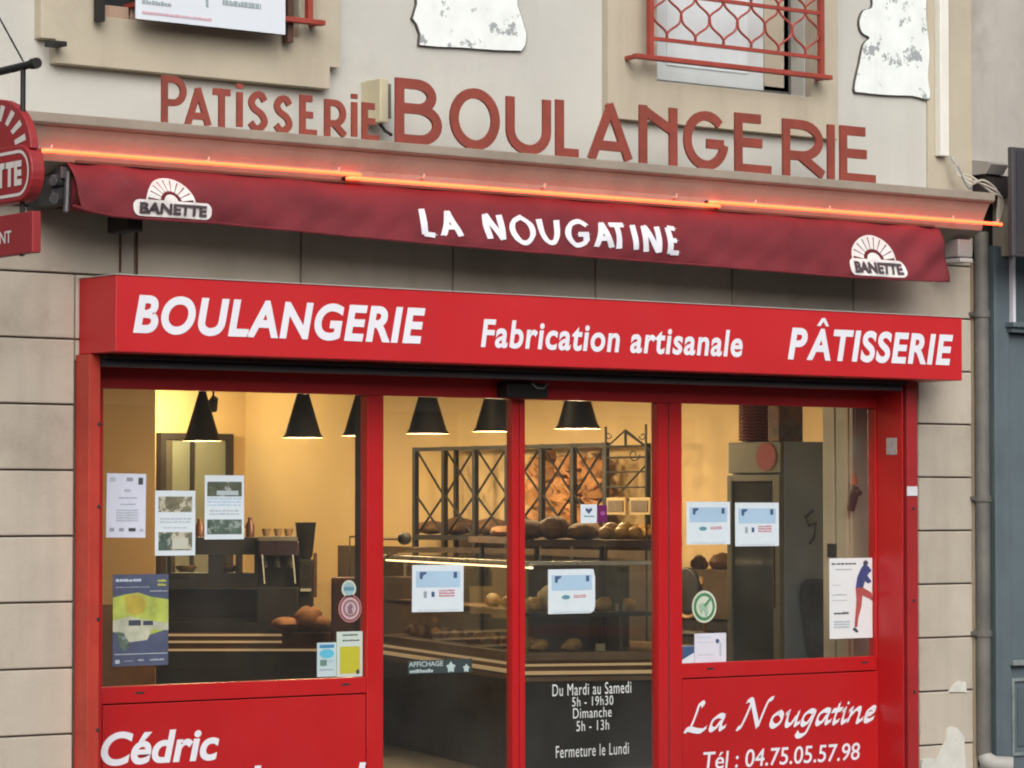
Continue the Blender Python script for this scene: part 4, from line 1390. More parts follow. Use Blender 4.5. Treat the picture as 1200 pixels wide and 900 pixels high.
# broken cornice end with cables
zc = wz(1160, 200, -.1)
MB().prism_x([(.03, zc - .02), (-.12, zc - .02), (-.16, zc + .03), (-.13, zc + .045), (.03, zc + .07)], NX0 - .02, wx(1190, -.2)).build('ledge', mat('weathered zinc ledge', (.30, .28, .26), .7, dirt=.6), nb)
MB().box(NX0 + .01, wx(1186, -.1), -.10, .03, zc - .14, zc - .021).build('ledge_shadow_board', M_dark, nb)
for k in range(4):
    pts = catmull([(wx(1113, -.05) + .005 * k, -.07 - .01 * k, cz - .005), (wx(1124, -.1), -.10, wz(1122, 196 + 3 * k, -.1)), (wx(1132, -.1), -.14, wz(1135, 222 - 5 * k, -.1)),
                   (wx(1150 + 4 * k, -.2), -.2, wz(1150, 205 + 6 * k, -.2)), (wx(1168 + 3 * k, -.2), -.2, wz(1170, 222 + 4 * k, -.2)), (wx(1176, -.2), -.16, wz(1176, 250 + 5 * k, -.2))], 5)
    if k in (0,):
        pts = pts[:12]
    t = MB().tube(pts, .006 if k else .008, 6).build('loose_cable', mat('dirty white cable', (.45, .42, .36), .6) if k else M_grey, smooth=True)
    tag(t, ['grey cable coming out of the lower end of the white conduit', 'uppermost loose white cable looping at the cornice end',
            'middle loose white cable looping at the cornice end', 'lowest loose white cable looping at the cornice end'][k], 'cable')
MB().box(wx(1177, -.05), wx(1188, -.05), -.06, .03, wz(1182, 300, -.05), wz(1182, 214, -.05)).build('pier', M_beige, nb)
ns = thing('neighbour_sign', 'dark grey sign box on the next building', 'sign box', (wx(1188, -.35) + .6, -.2, wz(1188, 300, -.35)))
MB().box(wx(1188, -.35), wx(1188, -.35) + 2.6, -.35, -.315, wz(1188, 300, -.35), wz(1188, 172, -.35)).build('box', mat('anthracite sheet', (.06, .055, .06), .5), ns, bevel=.006)
MB().box(wx(1188, -.35) + .03, wx(1188, -.35) + 2.57, -.354, -.3505, wz(1188, 296, -.35), wz(1188, 176, -.35)).build('face', mat('anthracite face', (.045, .042, .048), .4), ns)

nf = thing('neighbour_shopfront', 'blue grey painted wooden shopfront with panelled pilaster and peeling edges', 'shopfront', (NX0 + 1, -.05, 0))
nX = wx(1163, -.03)
z_a = wz(1170, 288, -.05)
z_l = wz(1180, 383, -.08)
z_m = wz(1190, 780, -.05)
MB().box(nX, nX + .035, -.05, .05, 0, z_a).build('edge_post', M_bluegrey, nf, bevel=.004)
MB().box(nX + .0355, nX + .13, -.035, .05, 0, z_a).build('stile', M_bluegrey, nf, bevel=.004)
MB().box(nX + .1305, nX + 3.4, -.02, .05, z_l + .03, z_a).build('upper_panel', mat('darker blue grey', (.085, .115, .13), .5, streak=.3), nf)
MB().box(nX + .10, nX + 3.4, -.10, -.0205, z_l, z_l + .028).build('ledge', M_bluegrey, nf, bevel=.004)
MB().box(nX + .115, nX + 3.4, -.075, -.0205, z_l - .028, z_l - .0005).build('ledge', M_bluegrey, nf, bevel=.004)
MB().box(nX + .1305, nX + 3.4, -.015, .05, z_m + .03, z_l - .03).build('middle_panel', M_bluegrey, nf, bevel=.004)
MB().box(nX + .12, nX + 3.4, -.065, .05, z_m, z_m + .03).build('ledge', mat('worn blue grey', (.22, .26, .27), .6, var=.2, vs=15), nf, bevel=.004)
MB().box(nX + .1305, nX + 3.4, -.02, .05, 0, z_m - .0005).build('lower_panel', M_bluegrey, nf, bevel=.004)
z5, z6 = wz(1190, 795, -.03), wz(1190, 886, -.03)
x5 = wx(1184, -.03)
for a, b, c_, d in ((x5, x5 + .018, z6, z5), (x5 + .0185, x5 + .9, z5 - .018, z5), (x5 + .0185, x5 + .9, z6, z6 + .018)):
    MB().box(a, b, -.034, -.0205, c_, d).build('moulding', mat('worn blue grey', (.22, .26, .27), .6, var=.2, vs=15), nf, bevel=.003)
MB().box(x5 + .05, x5 + .86, -.028, -.0205, z6 + .05, z5 - .05).build('raised_field', mat('darker blue grey', (.085, .115, .13), .5, streak=.3), nf, bevel=.006)
ww = MB().box(wx(1196, -.1), wx(1196, -.1) + .02, -.05, -.0205, z_l + .03, wz(1196, 300, -.05)).build('white_edge', M_white, nf)

# ================================================================== BLADE SIGN
bX = -3.3


def bp(px, py):
    return at(px, py, X=bX)


bs_ = thing('blade_sign', 'hanging red bakery blade sign with sun rays and rounded name plate', 'blade sign', (bX, -.8, bp(0, 303)[2]))


def byz(pts):
    return [(bp(px, py)[1], bp(px, py)[2]) for px, py in pts]


y43, z72 = bp(42, 74)[1:]
MB().tube([(bX, .0, z72 + .0), (bX, y43, z72)], .016, 10).build('arm', M_black, bs_, smooth=True)
MB().tube([(bX, y43 + .03, z72), (bX, y43 - .012, z72)], .022, 10).build('arm_cap', M_black, bs_, smooth=True)
yh = bp(27, 100)[1]
MB().tube([(bX, yh, z72), (bX, yh, bp(27, 300)[2])], .011, 8).build('hanger', M_black, bs_, smooth=True)
yw = bp(-60, 100)[1]
MB().tube([(bX, yw, z72), (bX, yw, bp(27, 300)[2])], .011, 8).build('hanger', M_black, bs_, smooth=True)
MB().tube([(bX, yh, z72 + .02), (bX, yh + .9, z72 + .9)], .004, 5).build('stay_wire', M_black, bs_)
# plates: dome, name plate, lower plate
yr, zr1 = bp(45, 210)[1:]
ztop, zbot = bp(20, 172)[2], bp(20, 238)[2]
yl = yr + (ztop - zbot) * 3.0
M_br = mat('dark red sign paint', (.27, .018, .022), .5, var=.08, streak=.15)
M_bw = mat('sign white', (.58, .55, .52), .6, var=.05)
hh = ztop - zbot


def rr_yz(y0, y1, z0, z1, r):
    return roundrect(y0, y1, z0, z1, r)


def xprism(mb, yz, xa, xb):
    return mb.prism_x(yz, xa, xb)


cyd, czd = (yr + yl) / 2 + .02, ztop - .02
Rd = bp(20, 115)[2] - ztop + .03
dome = [(cyd + Rd * 1.45 * cos(radians(a)), czd + Rd * sin(radians(a))) for a in range(0, 181, 10)]
xprism(MB(), dome, bX - .018, bX + .018).build('dome_plate', M_br, bs_, bevel=.004)
mb = MB()
for i in range(9):
    a = radians(14 + i * 19)
    c, s = cos(a), sin(a)
    p1, p2, wd = .62, .90, .045
    q = []
    for rr_, sgn in ((p1, -1), (p2, -1.3), (p2, 1.3), (p1, 1)):
        q.append((cyd + 1.45 * Rd * (rr_ * c - sgn * wd * s), czd + Rd * (rr_ * s + sgn * wd * c)))
    mb.add([(bX - .0195, y, z) for y, z in q], [(0, 1, 2, 3)])
mb.build('sun_rays', M_bw, bs_)
MB().prism_x([(cyd + .1 + Rd * .75 * cos(radians(a)), czd + Rd * .5 * sin(radians(a))) for a in range(0, 181, 12)], bX - .0215, bX - .0185).build('sun', M_bw, bs_)
xprism(MB(), rr_yz(yr, yl, zbot, ztop, hh * .48), bX - .03, bX + .03).build('name_plate', M_br, bs_, bevel=.006)
rim = roundrect(yr + hh * .12, yl - hh * .12, zbot + hh * .12, ztop - hh * .12, hh * .36)
rb = ribbon(rim + [rim[0]], hh * .055)
mb = MB()
mb.add([(bX - .0315, a, b) for l, r_ in rb for a, b in (l, r_)], [(2 * i, 2 * i + 1, 2 * i + 3, 2 * i + 2) for i in range(len(rb) - 1)])
mb.build('name_plate_line', M_bw, bs_)


def side_text(mb, s, ya, yb, z0, z1, x, bold):
    vs, fs = text2d(s, bold)
    mb.add([(x, ya + (yb - ya) * u_, z0 + (z1 - z0) * v_) for u_, v_ in vs], fs)


mb = MB()
side_text(mb, 'BANETTE', yl - hh * .35, yr + hh * .35, zbot + hh * .28, ztop - hh * .28, bX - .0325, .055)
mb.build('lettering', M_bw, bs_)
lz1, lz0 = bp(20, 251)[2], bp(20, 299)[2]
ylr = bp(43, 270)[1]
MB().box(bX - .02, bX + .02, ylr, yl - .1, lz0, lz1).build('lower_plate', M_br, bs_, bevel=.004)
mb = MB()
side_text(mb, 'MENT', ylr + .36, bp(19, 280)[1], lz0 + (lz1 - lz0) * .30, lz0 + (lz1 - lz0) * .60, bX - .0225, .02)
mb.build('lettering', M_bw, bs_)

# ================================================================== INTERIOR
RX0, RX1, RY0, RY1, RZ = PX0 - .2, 4.75, .36, 10.0, 2.95
M_ceil = mat('ceiling paint', (.55, .48, .36), .9)
M_floor = mat('dark floor tiles', (.045, .04, .034), .4, var=.15)
MB().box(RX0, RX1, RY0 + .001, RY1, -.05, -.002).build('interior_floor', M_floor, kind='structure')
MB().box(RX0, RX1, .351, RY1, RZ, RZ + .1).build('interior_ceiling', M_ceil, kind='structure')
MB().box(RX1, RX1 + .1, .351, RY1 + .1, 0, RZ).build('interior_wall_side', M_yellow, kind='structure')
MB().box(RX0 - .1, RX0, .351, RY1 + .1, 0, RZ).build('interior_wall_side', M_yellow, kind='structure')
MB().box(RX0, RX1, RY1, RY1 + .1, 0, RZ).build('interior_wall_back', M_yellow, kind='structure')
# beige panelled pier beside the right window
M_pier = mat('beige panelling', (.56, .49, .37), .6, var=.1, vs=2, streak=.35)
pX = 2.60
pY = at(965, 600, X=pX)[1]
pr = thing('panelled_pier', 'beige panelled pier at the edge of the small window, behind the figure poster', 'pier', (pX + .5, .6, 0))
MB().box(pX, RX1 - .001, .352, pY, 0.0, RZ - .001).build('core', M_pier, pr)
n = 2
for i in range(n):
    ya_ = .37 + (pY - .37) * i / n
    yb_ = .37 + (pY - .37) * (i + 1) / n
    MB().box(pX - .012, pX - .0005, ya_ + .008, yb_ - .008, .1, RZ - .3).build('board', M_pier, pr, bevel=.004)
# amber partition and its brown dado
qa, qb = wx(60, 6.0), wx(182, 6.0)
am = thing('partition', 'amber painted partition with brown dado inside the big window', 'partition', ((qa + qb) / 2, 6.1, 0))
zd = wz(150, 708, 6.0)
MB().box(max(RX0 + .001, qa - 2.2), qb, 6.0, 6.25, zd + .0005, RZ - .001).build('wall', M_amber, am)
MB().box(max(RX0 + .001, qa - 2.2), qb + .003, 5.99, 6.253, 0, zd).build('dado', M_brownwood, am)
# framed glazed door on the back wall
by = RY1 - .001
x0, x1, z1 = wx(183, by), wx(268, by), wz(225, 508, by)
gd = thing('framed_mirror', 'tall dark framed mirror panels on the far wall below the bright patch', 'mirror', ((x0 + x1) / 2, by, 0))
MB().box(x0, x1, by - .08, by - .001, z1 - .05, z1).box(x1 - .06, x1, by - .08, by - .001, .3, z1 - .05).box(x0, x0 + .05, by - .08, by - .001, .3, z1 - .05).build('frame', M_dark, gd)
MB().box(x0 + .051, x0 + .12, by - .06, by - .001, .3, z1 - .051).build('frame', mat('grey brown jamb', (.10, .085, .06), .6), gd)
xm0, xm1 = wx(219, by), wx(222, by)
MB().box(xm0, xm1, by - .08, by - .001, .3, z1 - .051).build('frame', M_dark, gd)
M_mir = mat('grey green glass', (.27, .29, .22), .5, var=.08, vs=1.5)
MB().box(x0 + .121, xm0 - .001, by - .05, by - .002, .3, z1 - .052).build('panel', M_mir, gd)
MB().box(xm1 + .001, x1 - .061, by - .05, by - .002, .3, z1 - .052).build('panel', M_mir, gd)


# pendant lamps ------------------------------------------------------
M_lamp = mat('black lamp enamel', (.007, .007, .007), .5)
M_bulb = mat('warm bulb', (1, .8, .5), .3, emis=(1.0, .62, .28), estr=14.0)
lampX = 3.1
labels = ['black cone pendant lamp in front of the framed mirror, farthest of the row', 'second black cone pendant lamp from the back of the shop',
          'black cone pendant lamp half hidden behind the red post', 'black cone pendant lamp nearest the left edge of the sliding door pane',
          'black cone pendant lamp cut by the middle door stile', 'black cone pendant lamp over the bread shelves, nearest of the row']
proto = None
LE = 52.0
for i, px in enumerate((237, 355, 425, 501, 580, 677)):
    p = at(px, 510, X=lampX)
    if proto is None:
        t = thing('pendant_lamp', labels[i], 'pendant lamp', (lampX, p[1], 2.10), 'black cone pendant lamps over the counter')
        o = ORG[t]
        MB().lathe([(.150, .0), (.146, .004), (.128, .03), (.034, .35), (.030, .36), (.030, .43), (.012, .45), (.0, .45)], o, 28).build('shade', M_lamp, t, smooth=True)
        MB().lathe([(.0, .34), (.02, .33), (.12, .03), (.143, .003), (.150, 0)], o, 28).build('shade_lining', mat('shade lining', (.3, .25, .17), .6), t, smooth=True)
        MB().tube([(o[0], o[1], o[2] + .45), (o[0], o[1], RZ)], .004, 6).build('cord', M_black, t)
        MB().blob((o[0], o[1], o[2] + .07), .03, .03, .04).build('bulb', M_bulb, t, smooth=True)
        proto = t
    else:
        t = proto.copy()
        S.collection.objects.link(t)
        t.location = (lampX, p[1], 2.10)
        t['label'] = labels[i]
        for ch in proto.children:
            c = ch.copy()
            S.collection.objects.link(c)
            c.parent = t
    ld = bpy.data.lights.new('lamp_light', 'POINT')
    ld.energy = LE
    ld.color = (1.0, .72, .40)
    ld.shadow_soft_size = .05
    lo = bpy.data.objects.new('lamp_light', ld)
    S.collection.objects.link(lo)
    lo.location = (lampX, p[1], 2.09)
# small spot fixture
p = at(250, 468, Y=8.9)
t = thing('ceiling_spot', 'small black ceiling spot beside the farthest cone lamp', 'spotlight', (p[0], p[1], p[2]))
MB().tube([(p[0], p[1], p[2]), (p[0], p[1], RZ)], .01, 6).build('stem', M_black, t)
MB().tube([(p[0], p[1] + .04, p[2] - .07), (p[0], p[1] - .02, p[2] + .01)], [.055, .03], 12).build('head', M_black, t)
ld = bpy.data.lights.new('spot_light', 'POINT')
ld.energy = 32.0
ld.color = (1.0, .78, .42)
ld.shadow_soft_size = .05
lo = bpy.data.objects.new('spot_light', ld)
S.collection.objects.link(lo)
pp = at(212, 488, Y=9.55)
lo.location = pp

for fx_, fy_, en, lab in ((.9, .75, 44, 'added fill spot between the small window and the doors, above view'), (-1.2, 2.6, 30, 'added fill spot over the big window, above view'), (1.9, 3.6, 26, 'added fill spot in the middle of the shop, above view')):  # unseen fixtures added as fill light for the dark shop interior
    t = thing('ceiling_spot', lab, 'spotlight', (fx_, fy_, RZ - .14))
    MB().tube([(fx_, fy_, RZ - .06), (fx_, fy_, RZ)], .01, 6).build('stem', M_black, t)
    MB().tube([(fx_, fy_, RZ - .14), (fx_, fy_, RZ - .05)], [.05, .035], 12).build('head', M_black, t)
    ld = bpy.data.lights.new('spot_light', 'POINT')
    ld.energy = en
    ld.color = (1.0, .86, .66) if fy_ < 1 else (1.0, .80, .52)
    ld.shadow_soft_size = .06
    lo = bpy.data.objects.new('spot_light', ld)
    S.collection.objects.link(lo)
    lo.location = (fx_, fy_, RZ - .17)

# display counter ------------------------------------------------------
M_cdark = mat('charcoal counter front', (.033, .036, .040), .35, var=.1)
M_strip = mat('warm led strip', (.45, .33, .19), .5, emis=(1.0, .66, .33), estr=.28)
M_cwood = mat('oiled oak band', (.20, .13, .07), .5, var=.2, vs=5)
C_, D_, E_ = (3.0, 5.5), (2.1, 2.68), (2.87, 2.35)
B_, A_ = (3.28, 6.2), (1.75, 7.35)


def inset(P, Q, d):
    """points of the segment P-Q moved d towards the counter inside (to the right of P->Q as seen from above)"""
    l = math.hypot(Q[0] - P[0], Q[1] - P[1])
    nx, ny_ = -(Q[1] - P[1]) / l, (Q[0] - P[0]) / l
    return (P[0] + nx * d, P[1] + ny_ * d), (Q[0] + nx * d, Q[1] + ny_ * d)


def front(P, Q, z0, z1, d0, d1):
    """slab standing on the line P-Q, from offset d0 (outside) to d1"""
    a, b = inset(P, Q, d0)
    c, d = inset(P, Q, d1)
    return MB().prism_z([a, b, d, c], z0, z1)


def along(P, Q, u_, d):
    a, b = inset(P, Q, d)
    return (a[0] + (b[0] - a[0]) * u_, a[1] + (b[1] - a[1]) * u_)


dc = thing('display_counter', 'dark glass display counter with lit strips and pastries behind the sliding doors', 'display counter', (2.6, 4, 0))
body = [C_, D_, E_, (3.75, 2.9), (3.9, 5.6)]
MB().prism_z(body, .0, .60).build('base', M_cdark, dc)
MB().prism_z([(3.05, 5.46), (2.16, 2.71), (2.83, 2.42), (3.68, 2.95), (3.8, 5.5)], .601, .735).build('deck', M_cwood, dc)
for P, Q in ((C_, D_), (D_, E_)):
    for z0, z1, m, nm in ((.605, .625, M_strip, 'light_strip'), (.565, .590, M_cwood, 'oak_band'), (.655, .668, M_strip, 'light_strip'), (.69, .733, M_cwood, 'oak_band')):
        front(P, Q, z0, z1, -.014, .02 if z0 > .6 else -.0005).build(nm, m, dc)
front(C_, D_, .735, 1.255, .030, .036).build('front_glass', M_case, dc)
front(D_, E_, .735, 1.255, .030, .036).build('front_glass', M_case, dc)
M_edge2 = mat('bright steel edge', (.62, .64, .62), .3, metal=.3)
front(C_, D_, 1.256, 1.280, .02, .045).build('top_edge', M_edge2, dc, bevel=.003)
front(D_, E_, 1.256, 1.280, .02, .045).build('top_edge', M_edge2, dc, bevel=.003)
front(C_, D_, 1.236, 1.246, .05, .065).build('case_light', mat('case light', (.8, .7, .5), .5, emis=(1.0, .68, .36), estr=5.0), dc)
front(C_, D_, .955, .965, .06, .42).build('glass_shelf', M_case, dc)
front(D_, E_, .955, .965, .06, .42).build('glass_shelf', M_case, dc)
front(C_, D_, .948, .972, .05, .06).build('shelf_edge', M_black, dc)
front(D_, E_, .948, .972, .05, .06).build('shelf_edge', M_black, dc)
for P, Q, nm_ in ((C_, D_, 'tray'), (D_, E_, 'tray')):
    for u0, u1 in ((.03, .30), (.34, .62), (.66, .97)):
        a, b = along(P, Q, u0, .1), along(P, Q, u1, .1)
        c, d = along(P, Q, u1, .36), along(P, Q, u0, .36)
        MB().prism_z([a, b, c, d], .9655, .975).build(nm_, mat('worn wooden tray', (.22, .11, .045), .6, var=.2, vs=8), dc)
M_back = mat('olive brown back panel', (.085, .075, .05), .6, var=.25, vs=3)
front(C_, D_, .735, 1.24, .62, .64).build('back_panel', M_back, dc)
front((2.2, 2.62), E_, .735, 1.24, .58, .60).build('back_panel', M_back, dc)
front(C_, D_, 1.281, 1.29, .05, .7).build('top_glass', M_case, dc)
# raised service shelf
front((3.0, 5.1), (2.2, 2.6), 1.365, 1.405, .40, .70).build('service_shelf', M_wood, dc)
front((2.15, 2.66), (2.85, 2.36), 1.365, 1.405, .30, .60).build('service_shelf', M_wood, dc)
for q in (.08, .5, .95):
    c = (3.0 + (2.2 - 3.0) * q + .5, 5.1 + (2.6 - 5.1) * q)
    MB().box(c[0] - .012, c[0] + .012, c[1] - .012, c[1] + .012, .736, 1.364).build('shelf_post', M_black, dc)

# pastries -------------------------------------------------------------
M_crust = mat('baked crust', (.42, .20, .055), .55, var=.35, vs=18, bump=.3, bs=40, rnd=.25)
M_gold = mat('golden pastry', (.60, .35, .11), .5, var=.3, vs=22, bump=.3, bs=50, rnd=.2)
M_pale = mat('pale dough', (.58, .46, .26), .6, var=.2, vs=15, bump=.2)
M_kraft = mat('kraft paper', (.22, .115, .05), .8, var=.3, vs=14, bump=.4, bs=25, rnd=.2)


def croissant_mesh(mb, c, L_, ang):
    pts, rs = [], []
    for i in range(13):
        q = -1 + 2 * i / 12
        a = q * 1.15
        x, y = sin(a) * L_ * .5, (1 - cos(a)) * L_ * .35
        pts.append((c[0] + x * cos(ang) - y * sin(ang), c[1] + x * sin(ang) + y * cos(ang), c[2] + .02 + .018 * (1 - q * q)))
        rs.append(L_ * (.20 * (1 - abs(q) ** 1.6) + .035) * (1 + .12 * (i % 2)))
    return mb.tube(pts, rs, 10)





k = 0
for P, Q, us, z, d in ((C_, D_, [.12, .2, .28, .36, .44, .52, .60, .68, .76, .84, .92], .737, .14), (D_, E_, [.18, .42], .737, .14),
                      (C_, D_, [.1, .19, .28, .62, .72, .8], .977, .2), (D_, E_, [.15, .3, .5, .68, .85], .977, .22)):
    for u_ in us:
        c = along(P, Q, u_, d)
        k += 1
        o = croissant_mesh(MB(), (c[0], c[1], z), .155 + .02 * (k % 3), random.uniform(-.6, .6) + (0 if P is D_ else 1.2)).build('croissant', M_gold if (k % 3 or P is D_) else M_crust, smooth=True)
        side = 'end facing the street' if P is D_ else 'long side'
        lvl = 'on the glass shelf' if z > .9 else 'on the deck'
        ords = ['first', 'second', 'third', 'fourth', 'fifth', 'sixth', 'seventh', 'eighth', 'ninth', 'tenth', 'eleventh']
        tag(o, 'croissant %s, %s, %s from the %s' % (lvl, side, ords[us.index(u_)], 'middle stile' if P is D_ else 'far end'), 'croissant', 'croissants in the display counter')
for j, (P, Q, u_, z, d) in enumerate(((C_, D_, .30, .977, .085), (C_, D_, .50, .977, .085), (C_, D_, .88, .977, .085), (C_, D_, .35, .737, .085), (C_, D_, .70, .737, .085), (D_, E_, .30, .977, .085), (D_, E_, .75, .977, .085), (D_, E_, .6, .737, .085))):
    c = along(P, Q, u_, d)
    o = MB().box(c[0] - .035, c[0] + .035, c[1] - .004, c[1] + .004, z, z + .045).build('price_tag', mat('cream card', (.50, .46, .36), .6))
    tag(o, 'cream price card in the display counter, %s, %s' % ('on the glass shelf' if z > .9 else 'on the deck', ('farthest along the long side', 'middle of the long side', 'close to the counter corner', 'far half of the long side', 'near half of the long side', 'street end near the corner', 'street end near the post', 'street end under the shelf')[j]), 'price card', 'price cards in the display counter')
# brioche bag on the shelf
c = along(C_, D_, .93, .30)
o = MB().blob((c[0], c[1], .99 + .06), .15, .11, .095, 16, 8, .07, 3).build('brioche', M_pale, smooth=True)
tag(o, 'pale domed loaf on the glass shelf beside the middle door stile', 'loaf')
# wrapped breads on the service shelf
sh_pts = [(px, w_, h_) for px, w_, h_ in ((505, .15, .07), (530, .17, .09), (556, .16, .08), (583, .16, .10), (628, .17, .12), (655, .15, .14), (679, .13, .10))]
nm = ['first', 'second', 'third', 'fourth', 'fifth', 'sixth', 'seventh']
for i, (px, w_, h_) in enumerate(sh_pts):
    lb = along((3.0, 5.1), (2.2, 2.6), (px - 480) / 150 if px < 620 else .5, .55)
    p = at(px, 625, X=lb[0] if px < 620 else 2.75)
    if px < 620:
        u_ = .08 + .84 * (px - 500) / 110
        c = along((3.0, 5.1), (2.2, 2.6), u_, .55)
    else:
        c = along((2.15, 2.66), (2.85, 2.36), .12 + .22 * (i - 4), .45)
    mb = MB().blob((c[0], c[1], 1.405 + h_ * .5), w_, .09, h_ * .52, 12, 8, .10, i, .5)
    mb.v = [(x, y, max(z, 1.4055)) for x, y, z in mb.v]
    o = mb.build('paper_bag', M_kraft, smooth=True)
    tag(o, 'brown paper bread bag on the service shelf, %s from the far end' % nm[i], 'bread bag', 'bread bags on the service shelf')
for i in range(5):
    c = along((2.15, 2.66), (2.85, 2.36), .74 + .06 * i, .36 + .05 * (i % 2))
    o = MB().blob((c[0], c[1], 1.4055 + .04 + .025 * (i % 2)), .055, .05, .04, 12, 8, .06, i).build('pastry', M_gold, smooth=True)
    tag(o, 'golden bun on the near end of the service shelf, %s from the middle stile' % nm[i], 'bun', 'golden buns on the service shelf')

# lattice bread shelves --------------------------------------------------
lx = 4.3
posts = [487, 521, 557, 595, 635, 672, 710]
ys = [at(p, 540, X=lx)[1] for p in posts]
br = thing('bread_rack', 'tall black lattice bread rack along the side wall', 'bread rack', (lx + .15, (ys[0] + ys[-1]) / 2, 0))
LT = 2.05
for y in ys:
    MB().box(lx - .018, lx + .018, y - .018, y + .018, 0, LT).build('post', M_black, br)
for y in (ys[0], ys[3], ys[-1]):
    MB().box(4.66, 4.69, y - .015, y + .015, 0, LT).build('post', M_black, br)
for z in (LT - .02, 1.38, .9, .45):
    MB().box(lx - .0175, 4.68, ys[-1] + .018, ys[0] - .018, z - .018, z + .018 if z < LT - .1 else z + .02).build('shelf' if z < LT - .1 else 'top_frame', M_black if z < LT - .1 else M_black, br) if z < LT - .1 else \
        MB().box(lx - .0175, lx + .0175, ys[-1] + .018, ys[0] - .018, z - .01, z + .018).build('top_frame', M_black, br)
for i in range(len(ys) - 1):
    ya_, yb_ = ys[i] - .018, ys[i + 1] + .018
    for z0, z1 in ((1.70, 2.03), (1.40, 1.69)):
        for a, b in (((ya_, z1), (yb_, z0)), ((ya_, z0), (yb_, z1))):
            if i == 0 and a[1] == z0 and z1 > 2:
                continue
            off = .004 if a[1] == z0 else -.004
            MB().tube([(lx + off, a[0], a[1]), (lx + off, b[0], b[1])], .009, 5).build('lattice_bar', M_black, br)
yb0, yb1 = at(772, 640, X=4.28)[1], 7.9
MB().box(4.27, 4.29, yb0, yb1, 0, 1.31).build('base_board', mat('dark olive brown board', (.075, .05, .03), .7, var=.3, vs=3), br)
# big loaves behind the lattice
M_loaf = mat('toasted loaf crust', (.70, .34, .12), .6, var=.2, vs=9, bump=.5, bs=25, rnd=.45)
od = ['first', 'second', 'third', 'fourth', 'fifth', 'sixth', 'seventh', 'eighth', 'ninth', 'tenth', 'eleventh', 'twelfth', 'thirteenth', 'fourteenth']
yy = ys[3] - .12
i = 0
rg = random.Random(4)
while yy > ys[-1] + .22:
    rr_ = rg.uniform(.075, .115)
    lean = rg.uniform(-.08, .10)
    hgt = rg.uniform(.52, .62)
    P = [(lx + .16 + rg.uniform(-.02, .05), yy - lean * (.5 - q / 10), 1.40 + hgt * q / 10) for q in range(11)]
    R_ = [rr_ * (.35 + .75 * sin(pi * (q + .8) / 11.6) ** .6) * (1 + .06 * (q % 2)) for q in range(11)]
    mb = MB().tube(P, R_, 10)
    for q in (2, 4, 6, 8):
        mb.tube([(P[q][0] - R_[q] * .93, P[q][1] - .03, P[q][2] - .02), (P[q][0] - R_[q] * 1.0, P[q][1] + .03, P[q][2] + .03)], .008, 5)
    o = mb.build('baguette', M_loaf, smooth=True)
    tag(o, 'toasted orange brown loaf standing upright in the lattice rack, %s from the middle door stile' % od[i], 'loaf', 'loaves standing in the lattice rack')
    yy -= rr_ * 1.85
    i += 1
for i, (px, h_) in enumerate(((505, .10), (537, .13), (575, .12))):
    y = at(px, 560, X=lx + .2)[1]
    mb = MB().blob((lx + .2, y, 1.40 + h_ * .5), .12, .16, h_ * .5, 12, 8, .08, i + 20)
    o = mb.build('round_loaf', M_kraft, smooth=True)
    tag(o, 'dull brown round loaf lying in the lattice rack, %s from its far end' % od[i], 'loaf', 'round loaves in the lattice rack')

# scrolled wire stand ----------------------------------------------------
def sp_(px, py, X=3.9):
    return at(px, py, X=X)


ws = thing('wire_stand', 'black wire stand with scrolls and pediment beside the loaves', 'wire stand', (3.9, sp_(735, 600)[1], 0))
def wtube(pts, r=.006, name='wire'):
    MB().tube([sp_(*p) for p in pts], r, 6).build(name, M_black, ws)
yA, yB = sp_(710, 500)[1], sp_(757, 500)[1]
for y_, top in ((yA, sp_(710, 500)[2]), (yB, sp_(757, 497)[2])):
    MB().tube([(3.9, y_, 0), (3.9, y_, top)], .009, 6).build('upright', M_black, ws)
for py in (523, 536, 553, 571, 586):
    z = sp_(735, py)[2]
    MB().tube([(3.9, yA, z), (3.9, yB, z)], .006 if py > 536 else .008, 6).build('cross_wire', M_black, ws)
wtube([(712, 523), (733, 504)]); wtube([(733, 504), (756, 522)]); wtube([(733, 504), (733, 523)], .01, 'king_wire')
wtube([(729, 575), (757, 545)]); wtube([(733, 506), (768, 532)])
for cx_, cy_, r_, s0 in ((713, 510, 4, 1), (753, 511, 4, -1), (743, 533, 7, 1)):
    pts = [(cx_ + s0 * r_ * (1 - .06 * q) * cos(q * .55), cy_ + 1.2 * r_ * (1 - .06 * q) * sin(q * .55)) for q in range(13)]
    wtube(pts, .004, 'scroll')
MB().box(3.75, 4.2, yB - .01, yA + .01, sp_(735, 640)[2], sp_(735, 634)[2]).build('tray', M_black, ws)
for j, (a, b) in enumerate(((716, 738), (743, 767))):
    y0_, y1_ = sp_(b, 590)[1], sp_(a, 590)[1]
    z1_, z0_ = sp_(735, 583)[2], sp_(735, 603)[2]
    t = thing('price_board', 'brown framed board on the wire stand, %s' % ('nearer the loaves' if j == 0 else 'nearer the red post'), 'board', (3.88, (y0_ + y1_) / 2, z0_), 'boards on the wire stand')
    MB().box(3.862, 3.885, y0_, y1_, z0_, z1_).build('frame', mat('cream frame', (.34, .25, .13), .6), t)
    MB().box(3.855, 3.8615, y0_ + .02, y1_ - .02, z0_ + .02, z1_ - .02).build('field', mat('brown slate', (.08, .055, .035), .6), t)
for j, px in enumerate((722, 738, 752)):
    y = sp_(px, 620)[1]
    o = MB().blob((3.93, y, sp_(735, 627)[2] + .02), .10, .055, .05, 12, 8, .08, j).build('roll', M_gold, smooth=True)
    tag(o, 'golden roll on the tray of the wire stand, %s from the loaves' % nm[j], 'roll', 'rolls on the wire stand')
    tz = sp_(735, 603)[2]

